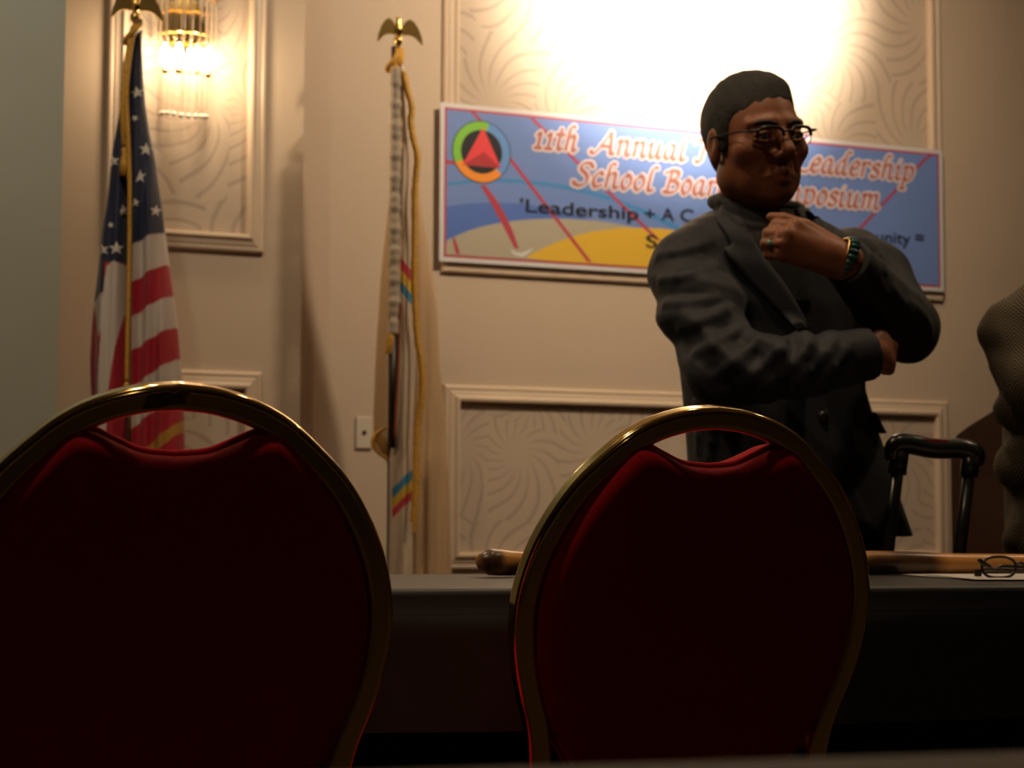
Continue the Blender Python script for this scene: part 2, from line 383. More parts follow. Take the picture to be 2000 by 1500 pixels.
# ================================================================ BANNER
BN0, BN1, BZ0, BZ1, BO = -.015, 1.826, 1.622, 2.112, .0285
bann = thing('vinyl_banner', 'wide blue printed banner with red and black lettering hung on the wall behind the man', 'banner', wp(.9, BZ0, BO))
def flat(name, px_poly, layer, mt, parent=bann, uv=None, th=.0001):
    P = [wp(*wuv(x, y, BO), BO + .0012 + layer * .00015) for x, y in px_poly] if uv is None else [wp(s, z, BO + .0012 + layer * .00015) for s, z in uv]
    V, Fc = plate_vf(P, WN, th); return obj(name, V, Fc, mt, parent)
def ink(name, c): return mat(name, c, .55, spec=.3)
M['b_white'] = ink('banner_white', (.62, .60, .62)); M['b_red'] = ink('banner_red', (.42, .05, .08)); M['b_blue'] = ink('banner_light_blue', (.15, .24, .56))
M['b_blue2'] = ink('banner_mid_blue', (.08, .16, .50)); M['b_blue3'] = ink('banner_line_blue', (.06, .24, .56)); M['b_tan'] = ink('banner_tan', (.40, .36, .28)); M['b_yel'] = ink('banner_yellow', (.68, .42, .04))
M['b_black'] = ink('banner_black', (.012, .012, .016)); M['b_green'] = ink('banner_green', (.20, .50, .05)); M['b_or'] = ink('banner_orange', (.80, .27, .03)); M['b_ring'] = ink('banner_ring_blue', (.12, .28, .62))
M['b_letter'] = ink('banner_letter', (.40, .15, .13)); M['b_halo'] = ink('banner_letter_halo', (.70, .60, .66)); M['b_tri'] = ink('banner_triangle_red', (.72, .05, .06)); M['b_tri2'] = ink('banner_triangle_dark', (.40, .03, .04))
wb = wbox('vinyl_sheet', BN0, BN1, BZ0, BZ1, BO - .002, BO + .0008, M['b_white'], bann)
mg = .014
flat('red_border', None, 1, M['b_red'], uv=[(BN0 + mg, BZ0 + mg), (BN1 - mg, BZ0 + mg), (BN1 - mg, BZ1 - mg), (BN0 + mg, BZ1 - mg)])
mg = .021
flat('blue_field', None, 2, M['b_blue'], uv=[(BN0 + mg, BZ0 + mg), (BN1 - mg, BZ0 + mg), (BN1 - mg, BZ1 - mg), (BN0 + mg, BZ1 - mg)])
FS0, FS1, FZ0, FZ1 = BN0 + mg, BN1 - mg, BZ0 + mg, BZ1 - mg
def px_curve(pts, n=8): return [tuple(p) for p in catmull(pts, n)]
def uvc(pts): return [(min(max(s, FS0), FS1), min(max(z, FZ0), FZ1)) for s, z in [wuv(x, y, BO) for x, y in pts]]
def band(name, top, bot, layer, mt):
    """a swoosh between two curves, as a quad strip"""
    a = uvc(px_curve(top)); b = uvc(px_curve(bot)); n = min(len(a), len(b))
    ia = np.linspace(0, len(a) - 1, 40); A = [(np.interp(t, range(len(a)), [p[0] for p in a]), np.interp(t, range(len(a)), [p[1] for p in a])) for t in ia]
    ib = np.linspace(0, len(b) - 1, 40); B = [(np.interp(t, range(len(b)), [p[0] for p in b]), np.interp(t, range(len(b)), [p[1] for p in b])) for t in ib]
    o = BO + .0012 + layer * .00015
    V = [wp(s, z, o) for s, z in A] + [wp(s, z, o) for s, z in B] + [wp(s, z, o - .0001) for s, z in A] + [wp(s, z, o - .0001) for s, z in B]
    Fc = []
    for i in range(39):
        Fc += [(i, 40 + i, 41 + i, i + 1), (80 + i, 81 + i, 121 + i, 120 + i)]
    return obj(name, V, Fc, mt, bann)
band('blue_swoosh', [(864, 404), (950, 396), (1060, 404), (1180, 440), (1280, 500)], [(864, 470), (950, 440), (1060, 428), (1180, 452), (1270, 520)], 3, M['b_blue2'])
band('blue_arc', [(864, 358), (960, 348), (1080, 358), (1180, 380), (1260, 410), (1330, 445)], [(864, 364), (960, 356), (1080, 366), (1180, 389), (1260, 420), (1330, 455)], 4, M['b_blue3'])
band('tan_dune', [(864, 474), (930, 446), (1020, 430), (1120, 428), (1220, 440), (1330, 470)], [(864, 498), (930, 502), (1020, 508), (1120, 515), (1220, 520), (1330, 527)], 5, M['b_tan'])
band('yellow_dune', [(1030, 500), (1090, 472), (1160, 452), (1240, 445), (1330, 452), (1430, 480), (1500, 520)], [(1030, 504), (1090, 512), (1160, 517), (1240, 521), (1330, 527), (1430, 533), (1500, 537)], 6, M['b_yel'])
def stroke(name, a, b, w, layer, mt):
    band(name, [(a[0], a[1]), ((a[0] + b[0]) / 2, (a[1] + b[1]) / 2), b], [(a[0] - w, a[1]), ((a[0] + b[0]) / 2 - w, (a[1] + b[1]) / 2), (b[0] - w, b[1])], layer, mt)
stroke('red_line', (926, 215), (1155, 512), 8, 7, M['b_red'])
stroke('red_line', (1042, 231), (1290, 470), 8, 7, M['b_red'])
stroke('red_line', (1822, 298), (1660, 470), 7, 7, M['b_red'])
band('red_line', [(864, 312), (875, 313), (888, 315)], [(864, 319), (875, 320), (888, 322)], 7, M['b_red'])
band('red_stem', [(948, 362), (975, 400), (998, 445), (1013, 487)], [(938, 362), (960, 400), (984, 445), (1004, 484)], 8, M['b_red'])
band('white_fleck', [(996, 487), (1015, 494), (1042, 484)], [(1002, 497), (1018, 502), (1030, 496)], 9, M['b_white'])
band('red_stub', [(883, 464), (886, 480), (890, 496)], [(887, 464), (893, 480), (898, 497)], 8, M['b_red'])
# emblem
cs, cz = wuv(940, 297, BO); rs = .0975
def emb(name, r, layer, mt, a0=0, a1=360, r_in=0):
    n = 40; o = BO + .0012 + layer * .00015
    if r_in == 0:
        return flat(name, None, layer, mt, uv=[(cs + r * math.cos(2 * math.pi * k / n), cz + r * math.sin(2 * math.pi * k / n)) for k in range(n)])
    aa = np.linspace(R(a0), R(a1), n)
    V = [wp(cs + r * math.cos(a), cz + r * math.sin(a), o) for a in aa] + [wp(cs + r_in * math.cos(a), cz + r_in * math.sin(a), o) for a in aa]
    return obj(name, V, [(i, i + 1, n + i + 1, n + i) for i in range(n - 1)], mt, bann)
emb('emblem_edge', rs, 10, M['b_black'])
emb('emblem_arc', rs * .97, 11, M['b_ring'], -45, 75, rs * .70); emb('emblem_arc', rs * .97, 11, M['b_green'], 75, 205, rs * .70); emb('emblem_arc', rs * .97, 11, M['b_or'], 205, 315, rs * .70)
tri = [wuv(x, y, BO) for x, y in ((943, 249), (978, 329), (903, 322))]
flat('emblem_triangle', None, 12, M['b_tri'], uv=tri)
flat('emblem_triangle_shade', None, 13, M['b_tri2'], uv=[wuv(x, y, BO) for x, y in ((945, 297), (978, 329), (903, 322))])

# calligraphic pen lettering: glyph skeletons swept with a slanted nib
GL = {
 '1': (.55, [[(.08, .82), (.28, 1.0), (.28, .05)], [(.08, 0), (.5, 0)]]),
 't': (.55, [[(.27, 1.4), (.22, .35), (.32, 0), (.52, .12)], [(.0, 1.0), (.5, 1.02)]]),
 'h': (.78, [[(.42, 1.6), (.24, 1.6), (.15, 1.3), (.1, 0)], [(.12, .7), (.33, 1.0), (.5, .9), (.5, .22), (.6, 0), (.76, .12)]]),
 'A': (1.05, [[(-.22, .12), (-.08, -.02), (.14, .2), (.68, 1.5)], [(.68, 1.5), (.76, .7), (.82, .06), (1.0, .06)], [(.26, .5), (.78, .5)]]),
 'n': (.76, [[(0, .86), (.12, 1.0), (.1, 0)], [(.1, .7), (.33, 1.0), (.5, .88), (.49, .2), (.59, 0), (.74, .12)]]),
 'u': (.76, [[(0, .88), (.11, 1.0), (.09, .25), (.22, 0), (.42, .25), (.52, 1.0)], [(.52, 1.0), (.49, .2), (.59, 0), (.74, .12)]]),
 'a': (.74, [[(.5, .92), (.3, 1.0), (.08, .68), (.06, .24), (.2, 0), (.4, .25), (.5, .92)], [(.5, 1.0), (.47, .2), (.57, 0), (.72, .12)]]),
 'l': (.42, [[(.42, 1.6), (.24, 1.58), (.13, 1.2), (.1, .2), (.2, 0), (.38, .12)]]),
 'T': (.95, [[(-.05, 1.28), (.06, 1.5), (.5, 1.46), (.9, 1.5), (1.0, 1.62)], [(.5, 1.48), (.42, .2), (.3, 0), (.12, .06)]]),
 'L': (.98, [[(.6, 1.4), (.42, 1.52), (.28, 1.2), (.25, .12), (.05, 0)], [(.06, .06), (.45, .02), (.85, 0), (.98, .2)]]),
 'e': (.56, [[(.08, .48), (.42, .62), (.42, .94), (.25, 1.0), (.06, .66), (.07, .2), (.25, 0), (.52, .16)]]),
 'd': (.76, [[(.46, .94), (.3, 1.0), (.08, .68), (.06, .24), (.2, 0), (.42, .3)], [(.74, 1.6), (.56, 1.58), (.48, 1.2), (.46, .2), (.57, 0), (.72, .12)]]),
 'r': (.54, [[(0, .86), (.12, 1.0), (.1, 0)], [(.1, .7), (.3, .99), (.5, .92)]]),
 's': (.54, [[(.46, .86), (.3, 1.0), (.12, .9), (.12, .68), (.4, .4), (.4, .12), (.2, 0), (0, .12)]]),
 'i': (.38, [[(0, .88), (.11, 1.0), (.09, .2), (.19, 0), (.34, .12)], [(.13, 1.32), (.18, 1.4)]]),
 'p': (.68, [[(0, .86), (.12, 1.0), (.04, -.6)], [(-.08, -.6), (.22, -.6)], [(.1, .75), (.34, 1.0), (.54, .75), (.5, .22), (.3, 0), (.1, .12)]]),
 'S': (.82, [[(.78, 1.26), (.62, 1.52), (.3, 1.48), (.2, 1.12), (.55, .7), (.56, .24), (.3, 0), (.0, .1), (-.06, .28)]]),
 'c': (.54, [[(.46, .84), (.3, 1.0), (.08, .68), (.06, .24), (.22, 0), (.5, .16)]]),
 'o': (.60, [[(.3, 1.0), (.08, .7), (.07, .25), (.25, 0), (.46, .3), (.47, .75), (.3, 1.0)]]),
 'B': (.92, [[(.32, 1.5), (.22, 0)], [(-.02, 1.3), (.3, 1.5), (.66, 1.44), (.66, 1.05), (.3, .82)], [(.3, .82), (.74, .68), (.72, .2), (.4, 0), (.02, .04)]]),
 'y': (.68, [[(0, .88), (.11, 1.0), (.1, .25), (.24, 0), (.44, .2), (.54, 1.0)], [(.54, 1.0), (.46, -.3), (.2, -.6), (0, -.46)]]),
 'm': (1.12, [[(0, .86), (.12, 1.0), (.1, 0)], [(.1, .7), (.3, 1.0), (.46, .88), (.44, 0)], [(.45, .7), (.68, 1.0), (.84, .88), (.83, .2), (.93, 0), (1.08, .12)]]),
}
def pen_word(word, s0, s1, z, xh, nib, tmin, layer, mt, name):
    adv = 0; strokes = []
    for ch in word:
        wd, st = GL[ch]
        for q in st: strokes.append([(adv + x, y) for x, y in q])
        adv += wd + .07
    adv -= .07; kx = (s1 - s0) / adv; slant = .22
    V, Fc = [], []; nd = np.array([math.cos(R(40)), math.sin(R(40))])
    o = BO + .0012 + layer * .00015
    for q in strokes:
        P = np.array([(s0 + x * kx + y * xh * slant, z + y * xh) for x, y in (catmull(q, 6) if len(q) > 2 else q)])
        T = np.gradient(P, axis=0); T /= np.linalg.norm(T, axis=1)[:, None] + 1e-9
        P = np.vstack([P[0] - T[0] * tmin, P, P[-1] + T[-1] * tmin]); T = np.vstack([T[0], T, T[-1]])
        Nn = np.stack([-T[:, 1], T[:, 0]], 1); h = np.sqrt((nib * (Nn @ nd)) ** 2 + tmin ** 2)
        h[0] *= .55; h[-1] *= .55
        b = len(V)
        for p, n_, hh in zip(P, Nn, h): V += [wp(*(p + n_ * hh), o), wp(*(p - n_ * hh), o)]
        for i in range(len(P) - 1): Fc.append((b + 2 * i, b + 2 * i + 1, b + 2 * i + 3, b + 2 * i + 2))
        o += .000001
    return obj(name, V, Fc, mt, bann)
LINES = [('11th', 1040, 1132, 1, 0), ('Annual', 1160, 1345, 1, 0), ('T', 1352, 1392, 1, 0), ('Leadership', 1545, 1788, 1, 0),
         ('School', 1120, 1282, 2, 0), ('Board', 1293, 1432, 2, 0), ('Symposium', 1468, 1722, 2, 0)]
zb = {1: wuv(1240, 306, BO)[1], 2: wuv(1200, 368, BO)[1]}
for wd, x0, x1, ln, _ in LINES:
    yy = {1: 306, 2: 368}[ln]
    s0 = wuv(x0, yy, BO)[0]; s1 = wuv(x1, yy, BO)[0]
    pen_word(wd, s0, s1 - .012, zb[ln], .048, .0075 + .005, .0085, 14, M['b_halo'], 'lettering_halo')
    pen_word(wd, s0, s1 - .012, zb[ln], .048, .0075, .003, 16, M['b_letter'], 'lettering')
def sans(txt, x0, x1, ypx_at, ypx, capmm):
    cu = bpy.data.curves.new('t', 'FONT'); cu.body = txt; cu.offset = .012
    o = bpy.data.objects.new('t', cu); COL.objects.link(o); dg = bpy.context.evaluated_depsgraph_get(); dg.update()
    me = bpy.data.meshes.new_from_object(o.evaluated_get(dg)); V = np.array([v.co[:] for v in me.vertices]); Fc = [tuple(p.vertices) for p in me.polygons]
    bpy.data.objects.remove(o); bpy.data.curves.remove(cu); bpy.data.meshes.remove(me)
    s0, z = wuv(x0, ypx_at, BO)[0], wuv(x0, ypx, BO)[1]; s1 = wuv(x1, ypx_at, BO)[0]
    V[:, 0] -= V[:, 0].min(); kx = (s1 - s0) / V[:, 0].max(); ky = capmm / .70
    return obj('lettering', [wp(s0 + v[0] * kx, z + v[1] * ky, BO + .0012 + 17 * .00015) for v in V], Fc, M['b_black'], bann)
sans("'Leadership", 1015, 1246, 420, 413, .040); sans('+', 1258, 1279, 425, 429, .040); sans('A', 1291, 1316, 430, 430, .040); sans('C', 1328, 1354, 432, 432, .040)
sans('Community', 1612, 1777, 470, 466, .040); sans('=', 1786, 1804, 470, 475, .040); sans('S', 1261, 1283, 475, 483, .040)

# ================================================================ FLAGS
def set_colors(o, cols):
    me = o.data; ca = me.color_attributes.new('cloth', 'FLOAT_COLOR', 'POINT')
    a = np.ones((len(me.vertices), 4), np.float32); a[:, :3] = cols; ca.data.foreach_set('color', a.ravel())
def drape_flag(name, sil, Y, depth_fn, color_fn, parent, nx, ny, hem=0):
    """hanging cloth: closed loop per level, folded in front, flatter behind; sil = (y, left, right) in photo pixels at depth Y"""
    sil = np.array(sil, float); ys = np.linspace(sil[0, 0], sil[-1, 0], ny)
    Ls = np.interp(ys, sil[:, 0], sil[:, 1]); Rs = np.interp(ys, sil[:, 0], sil[:, 2])
    k = np.ones(9) / 9; pad = lambda q: np.convolve(np.pad(q, 4, 'edge'), k, 'valid')
    Ls, Rs = pad(Ls), pad(Rs)
    V, C = [], []; nb = nx // 3
    for y, l, r in zip(ys, Ls, Rs):
        wdt = (r - l) * Y / FPX; e12 = ((y - ys[0]) / (ys[-1] - ys[0])) ** 14
        for i in range(nx):
            a = i / (nx - 1); x = l + (r - l) * a
            edge = math.sqrt(max(0, 1 - (2 * a - 1) ** 2))
            d = depth_fn(x, y, a) * edge + .35 * wdt * (1 - edge)
            V.append(at(x, y + hem * (1 - a) * e12, Y) + np.array([0, d, 0])); C.append(color_fn(x, y))
        for i in range(nb):
            a = 1 - (i + 1) / (nb + 1); x = l + (r - l) * a
            V.append(at(x, y + hem * (1 - a) * e12, Y) + np.array([0, .35 * wdt + .3 * wdt * math.sqrt(1 - (2 * a - 1) ** 2), 0])); C.append(color_fn(x, y))
    n = nx + nb; Fc = []
    for j in range(ny - 1):
        for i in range(n):
            i2 = (i + 1) % n; Fc.append((j * n + i, (j + 1) * n + i, (j + 1) * n + i2, j * n + i2))
    Fc.append(tuple(range(n))); Fc.append(tuple((ny - 1) * n + i for i in range(n))[::-1])
    o = obj(name, V, Fc, M['flag'], parent, True); set_colors(o, np.array(C)); return o
def inpoly(x, y, P):
    c = False; j = len(P) - 1
    for i in range(len(P)):
        if (P[i][1] > y) != (P[j][1] > y) and x < (P[j][0] - P[i][0]) * (y - P[i][1]) / (P[j][1] - P[i][1]) + P[i][0]: c = not c
        j = i
    return c
NAVY, WHT, RED, CREAM, GOLD = (.016, .022, .06), (.60, .52, .47), (.42, .012, .03), (.56, .44, .33), (.46, .23, .03)
def eagle(t, px, py, Y, sc, floor_loc):
    """gilt eagle with spread wings on a ball; px,py = centre of the ball"""
    c = at(px, py, Y); k = Y / FPX * sc
    q = lambda x, y, d=0: c + np.array([x * k, d * k, -y * k])
    V, Fc = lathe_vf([(.5 * k * 10, -2.4 * k * 10), (.9 * k * 10, -2.2 * k * 10), (.5 * k * 10, -1.6 * k * 10), (.45 * k * 10, -1.0 * k * 10), (.8 * k * 10, -.7 * k * 10), (1.0 * k * 10, 0), (.8 * k * 10, .7 * k * 10), (.3 * k * 10, 1.0 * k * 10)], c, 20)
    f = obj('finial', V, Fc, M['gold'], t, True)
    body = [(3, -8), (7, -14), (9, -22), (8, -30), (5, -37), (5.5, -42), (4, -46), (1, -49)]
    V, Fc = lathe_vf([(r * k, -z * k) for r, z in body], c, 16, 1, .9)
    obj('eagle_body', V, Fc, M['gold'], f, True)
    V, Fc = tube_vf([q(0, -46, -3), q(-3, -48, -8), q(-5, -45, -12)], [3.5 * k, 2.2 * k, .5 * k], 8); obj('beak', V, Fc, M['gold'], f, True)
    V, Fc = plate_vf([q(-5, -12, 3), q(5, -12, 3), q(8, 4, 6), q(0, 6, 6), q(-8, 4, 6)], (0, 1, 0), 2 * k); obj('tail', V, Fc, M['gold'], f)
    W = [(5, -24), (9, -34), (15, -42), (23, -46), (32, -40), (40, -28), (46, -12), (49, 6), (40, -2), (33, -9), (26, -12), (18, -13), (8, -12)]
    for s in (-1, 1):
        fx = 1.0 if s > 0 else .86
        P = [q(s * x * fx, y, abs(x) * .28 * (-1 if s < 0 else 1)) for x, y in W]
        V, Fc = plate_vf(P, np.cross(P[4] - P[0], P[8] - P[0]), 3.5 * k); obj('wing', V, Fc, M['gold'], f)
    return f
def pole_stand(t, x, y, ztop, mt):
    lathe('base', [(.16, 0), (.165, .012), (.15, .028), (.06, .045), (.035, .07), (.03, .14), (.024, .15)], (x, y, 0), M['gold'], t, 32)
    V, Fc = tube_vf([(x, y, .05), (x, y, ztop)], .013, 14); obj('pole', V, Fc, mt, t, True)

# ---- the starred and striped flag
YF = 4.72
fp = at(264, 60, YF)
tf = thing('flag_on_pole', 'red white and blue starred flag draped on a gold-topped pole at the left', 'flag', (fp[0], fp[1] + .03, 0))
pole_stand(tf, fp[0], fp[1] + .03, at(264, 32, YF)[2], M['oak'])
eagle(tf, 264, 34, YF + .03, 1.08, None)
SIL1 = [(50, 254, 272), (75, 246, 275), (100, 243, 276), (150, 239, 278), (200, 233, 281), (250, 223, 287), (300, 213, 297), (350, 208, 303), (400, 202, 310), (450, 191, 315), (500, 185, 321), (550, 178, 327), (600, 171, 333), (650, 166, 338), (700, 163, 342), (750, 164, 345), (800, 168, 348), (850, 172, 350), (905, 180, 350)]
def edges_r(x): return [483 - (x - 253) * .52, 555 - (x - 253) * .60, 622 - (x - 253) * .62, 687 - (x - 253) * .62, 756 - (x - 253) * .66, 826 - (x - 253) * .60, 892 - (x - 253) * .58, 905 - (x - 253) * .7]
PW1 = [(174, 588), (207, 571), (204, 640), (199, 660)]
PRL = [(160, 590), (174, 590), (199, 660), (193, 780), (193, 900), (182, 900), (172, 760), (162, 715)]
PWM = [(212, 522), (225, 512), (248, 519), (246, 590), (228, 680), (214, 768), (206, 900), (190, 900), (194, 760), (203, 650), (208, 560)]
def col1(x, y):
    if x >= 250:
        e = edges_r(x)
        if e[6] - 16 < y < e[6] + 6: return GOLD
        for i, v in enumerate(e[:6]):
            if y < v: return NAVY if i == 0 else (WHT if i % 2 else RED)
        return RED
    if inpoly(x, y, PWM): return WHT
    if x > 208: return NAVY if y < 514 else RED
    if y < 588 - (x - 174) * .5: return NAVY
    if inpoly(x, y, PRL): return RED
    if inpoly(x, y, PW1): return WHT
    return WHT if x < 190 and y > 700 else RED
def dep1(x, y, a):
    f = min(1, (y - 50) / 400)
    k = -.045 * math.exp(-((x - (262 + .1 * (y - 50))) / 30) ** 2) - .05 * math.exp(-((x - 222 + .03 * (y - 300)) / 16) ** 2) - .035 * math.exp(-((x - 190) / 14) ** 2) + .045 * math.exp(-((x - 249) / 6) ** 2)
    return k * f - .012 * f * math.sin(x * .21 + y * .006)
fl1 = drape_flag('flag_cloth', SIL1, YF, dep1, col1, tf, 130, 420, 110)
fl1['label'] = 'navy canton with white stars above red and white stripes'
bv = BVHTree.FromPolygons([v.co[:] for v in fl1.data.vertices], [tuple(p.vertices) for p in fl1.data.polygons])
def hit(bvh, px, py, off=.002):
    d = Vector(ray(px, py)); d.normalize(); loc, nr, i, t = bvh.ray_cast(Vector(CAM), d)
    if loc is None: return None
    if nr.dot(d) > 0: nr = -nr
    return np.array(loc + nr * off)
for (x, y, r, rot) in [(268, 181, 12, 10), (264, 231, 7, 30), (284, 292, 14, -5), (223, 315, 12, 12), (273, 345, 14, 0), (209, 368, 11, 20), (264, 396, 9, 5), (240, 411, 13, 8), (303, 412, 12, -8), (217, 440, 7, 15), (202, 488, 12, 12), (227, 485, 14, 0), (188, 541, 11, 10)]:
    P = []
    for k in range(10):
        a = math.pi / 2 + k * math.pi / 5 + R(rot); rr = r if k % 2 == 0 else r * .4
        h = hit(bv, x + rr * math.cos(a), y - rr * math.sin(a))
        P.append(h)
    c = hit(bv, x, y, .003)
    if c is None: continue
    P = [p if p is not None and abs(p[1] - c[1]) < .05 else c for p in P]
    obj('star', [c] + P, [(0, 1 + k, 1 + (k + 1) % 10) for k in range(10)], M['white'], fl1)
def cord(parent, pts, Y, r, name='cord', mt=None):
    P = catmull([at(x, y, Y + d) for x, y, d in pts], 8); return tube(name, P, r, mt or M['goldcord'], parent, 8)
cord(tf, [(266, 48, -.02), (258, 80, -.03), (251, 130, -.045), (247, 190, -.05), (250, 260, -.05), (253, 350, -.05), (253, 450, -.05), (251, 560, -.05), (248, 690, -.05), (247, 745, -.05)], YF, .0055)
cord(tf, [(264, 48, -.02), (252, 90, -.035), (244, 150, -.045), (240, 200, -.045), (241, 250, -.035), (243, 285, -.02)], YF, .0075)
cord(tf, [(272, 52, 0), (262, 60, -.035), (250, 74, -.03), (246, 84, -.01)], YF, .009, 'knot')
for x, y in ((247, 752), (243, 292)):
    c = at(x, y, YF - .05 if y > 500 else YF - .02); lathe('tassel', [(.003, .01), (.008, 0), (.006, -.012), (.011, -.03), (.013, -.07)], c, M['goldcord'], tf, 12)

# ---- the cream flag
YG = 5.12
gp_ = at(773, 100, YG)
tg = thing('flag_on_pole', 'cream fringed flag with small rainbow bands furled on an eagle-topped pole by the banner', 'flag', (gp_[0], gp_[1], 0))
pole_stand(tg, gp_[0], gp_[1], at(775, 92, YG)[2], M['poleblack'])
eagle(tg, 778, 80, YG, .98, None)
SILB = [(150, 768, 800), (290, 764, 806), (350, 762, 815), (400, 757, 822), (450, 751, 830), (500, 745, 838), (550, 740, 847), (600, 737, 852), (650, 733, 855), (700, 730, 858), (750, 728, 862), (800, 726, 866), (850, 726, 870), (868, 732, 872), (888, 746, 873), (908, 757, 874), (1000, 755, 877), (1100, 752, 880), (1200, 750, 884), (1330, 750, 886)]
def depB(x, y, a):
    return -.012 * math.sin((x - 730) * .09) - .02 * math.exp(-((x - 842) / 12) ** 2) + .005 * math.sin(x * .21 + y * .004)
drape_flag('flag_cloth', SILB, YG + .05, depB, lambda x, y: GOLD if (y > 1300 or (x < 764 and 828 < y < 912 and y > 850 + (x - 726) * 1.25 - 24)) else (.50, .33, .18), tg, 60, 300)  # tan is the same cream cloth with its shade put into the colour
SILA = [(128, 764, 788), (170, 765, 797), (230, 767, 800), (300, 768, 806), (400, 769, 806), (500, 770, 808), (600, 776, 810), (700, 777, 812), (800, 776, 808), (850, 768, 806), (890, 760, 806), (930, 759, 806), (1000, 759, 806), (1100, 758, 806), (1250, 757, 806)]
RB = [(.50, .02, .05), (.62, .40, .03), (.03, .22, .42)]
def colA(x, y):
    v = y - (505 + (x - 783) * 1.15)
    if x > 782 and 0 <= v < 66: return RB[min(2, int(v / 23))]
    v = y - (950 - (x - 770) * .95)
    if x > 766 and 0 <= v < 58: return RB[2 - min(2, int(v / 20))]
    if y > 1225: return GOLD
    return CREAM
drape_flag('flag_fold', SILA, YG - .045, lambda x, y, a: -.025 * math.exp(-((x - 790) / 10) ** 2) + .006 * math.sin(y * .03 + x * .2), colA, tg, 40, 420)
# crinkled pole sleeve, fringe, cords
zs = np.linspace(132, 655, 120)
P = [at(773 - (y - 132) * .006, y, YG - .075) for y in zs]
rr = [.0145 + .0018 * math.sin(y * .13) + .0012 * math.sin(y * .31 + 1) for y in zs]
M['sleeve'] = mat('crinkled_white_ribbon', (.42, .34, .26), .7, noise=.10, nscale=60, bump=.35, bscale=60)
tube('pole_ribbon', P, rr, M['sleeve'], tg, 12)
def fringe(name, pts, Y, wpx, parent):
    P = catmull([at(x, y, Y) for x, y in pts], 6); n = len(P); k = wpx * Y / FPX
    V, Fc = [], []
    for i, p in enumerate(P):
        ww = k * (.85 + .08 * math.sin(i * 1.7))
        V += [p + np.array([-ww / 2, -.004, 0]), p + np.array([0, -.012, 0]), p + np.array([ww / 2, -.004, 0]), p + np.array([0, .004, 0])]
    for i in range(n - 1):
        for c in range(4): d = (c + 1) % 4; Fc.append((i * 4 + c, i * 4 + d, i * 4 + 4 + d, i * 4 + 4 + c))
    Fc += [(0, 1, 2, 3), tuple((n - 1) * 4 + c for c in (3, 2, 1, 0))]
    return obj(name, V, Fc, M['goldcord'], parent)
fringe('fringe', [(787, 140), (795, 175), (804, 210), (802, 240), (808, 275), (815, 305), (813, 340), (810, 380), (810, 450), (809, 540), (811, 600), (815, 660), (824, 720), (823, 780), (816, 830), (813, 890), (811, 960), (808, 1020)], YG - .07, 15, tg)
fringe('fringe', [(765, 833), (748, 838), (734, 850), (730, 868), (740, 884), (756, 896), (766, 904)], YG + .0, 14, tg)
fringe('fringe', [(812, 880), (815, 930), (812, 990), (808, 1040)], YG - .02, 12, tg)
cord(tg, [(780, 100, -.02), (768, 118, -.04), (756, 132, -.03), (760, 138, -.02), (775, 130, -.05)], YG - .02, .007, 'knot')
tube('collar', [at(779, 96, YG - .0), at(777, 134, YG - .0)], .016, M['goldcord'], tg, 12)
cord(tg, [(764, 655, -.08), (762, 672, -.08), (760, 690, -.075)], YG, .012, 'tassel')
tube('dark_rod', [at(768, 655, YG - .08), at(767, 875, YG - .055)], .0085, M['poleblack'], tg, 10)
cord(tg, [(781, 590, -.08), (780, 640, -.08), (777, 720, -.075), (771, 860, -.07)], YG, .004, 'red_cord', mat('red_cord', (.25, .05, .02), .7))

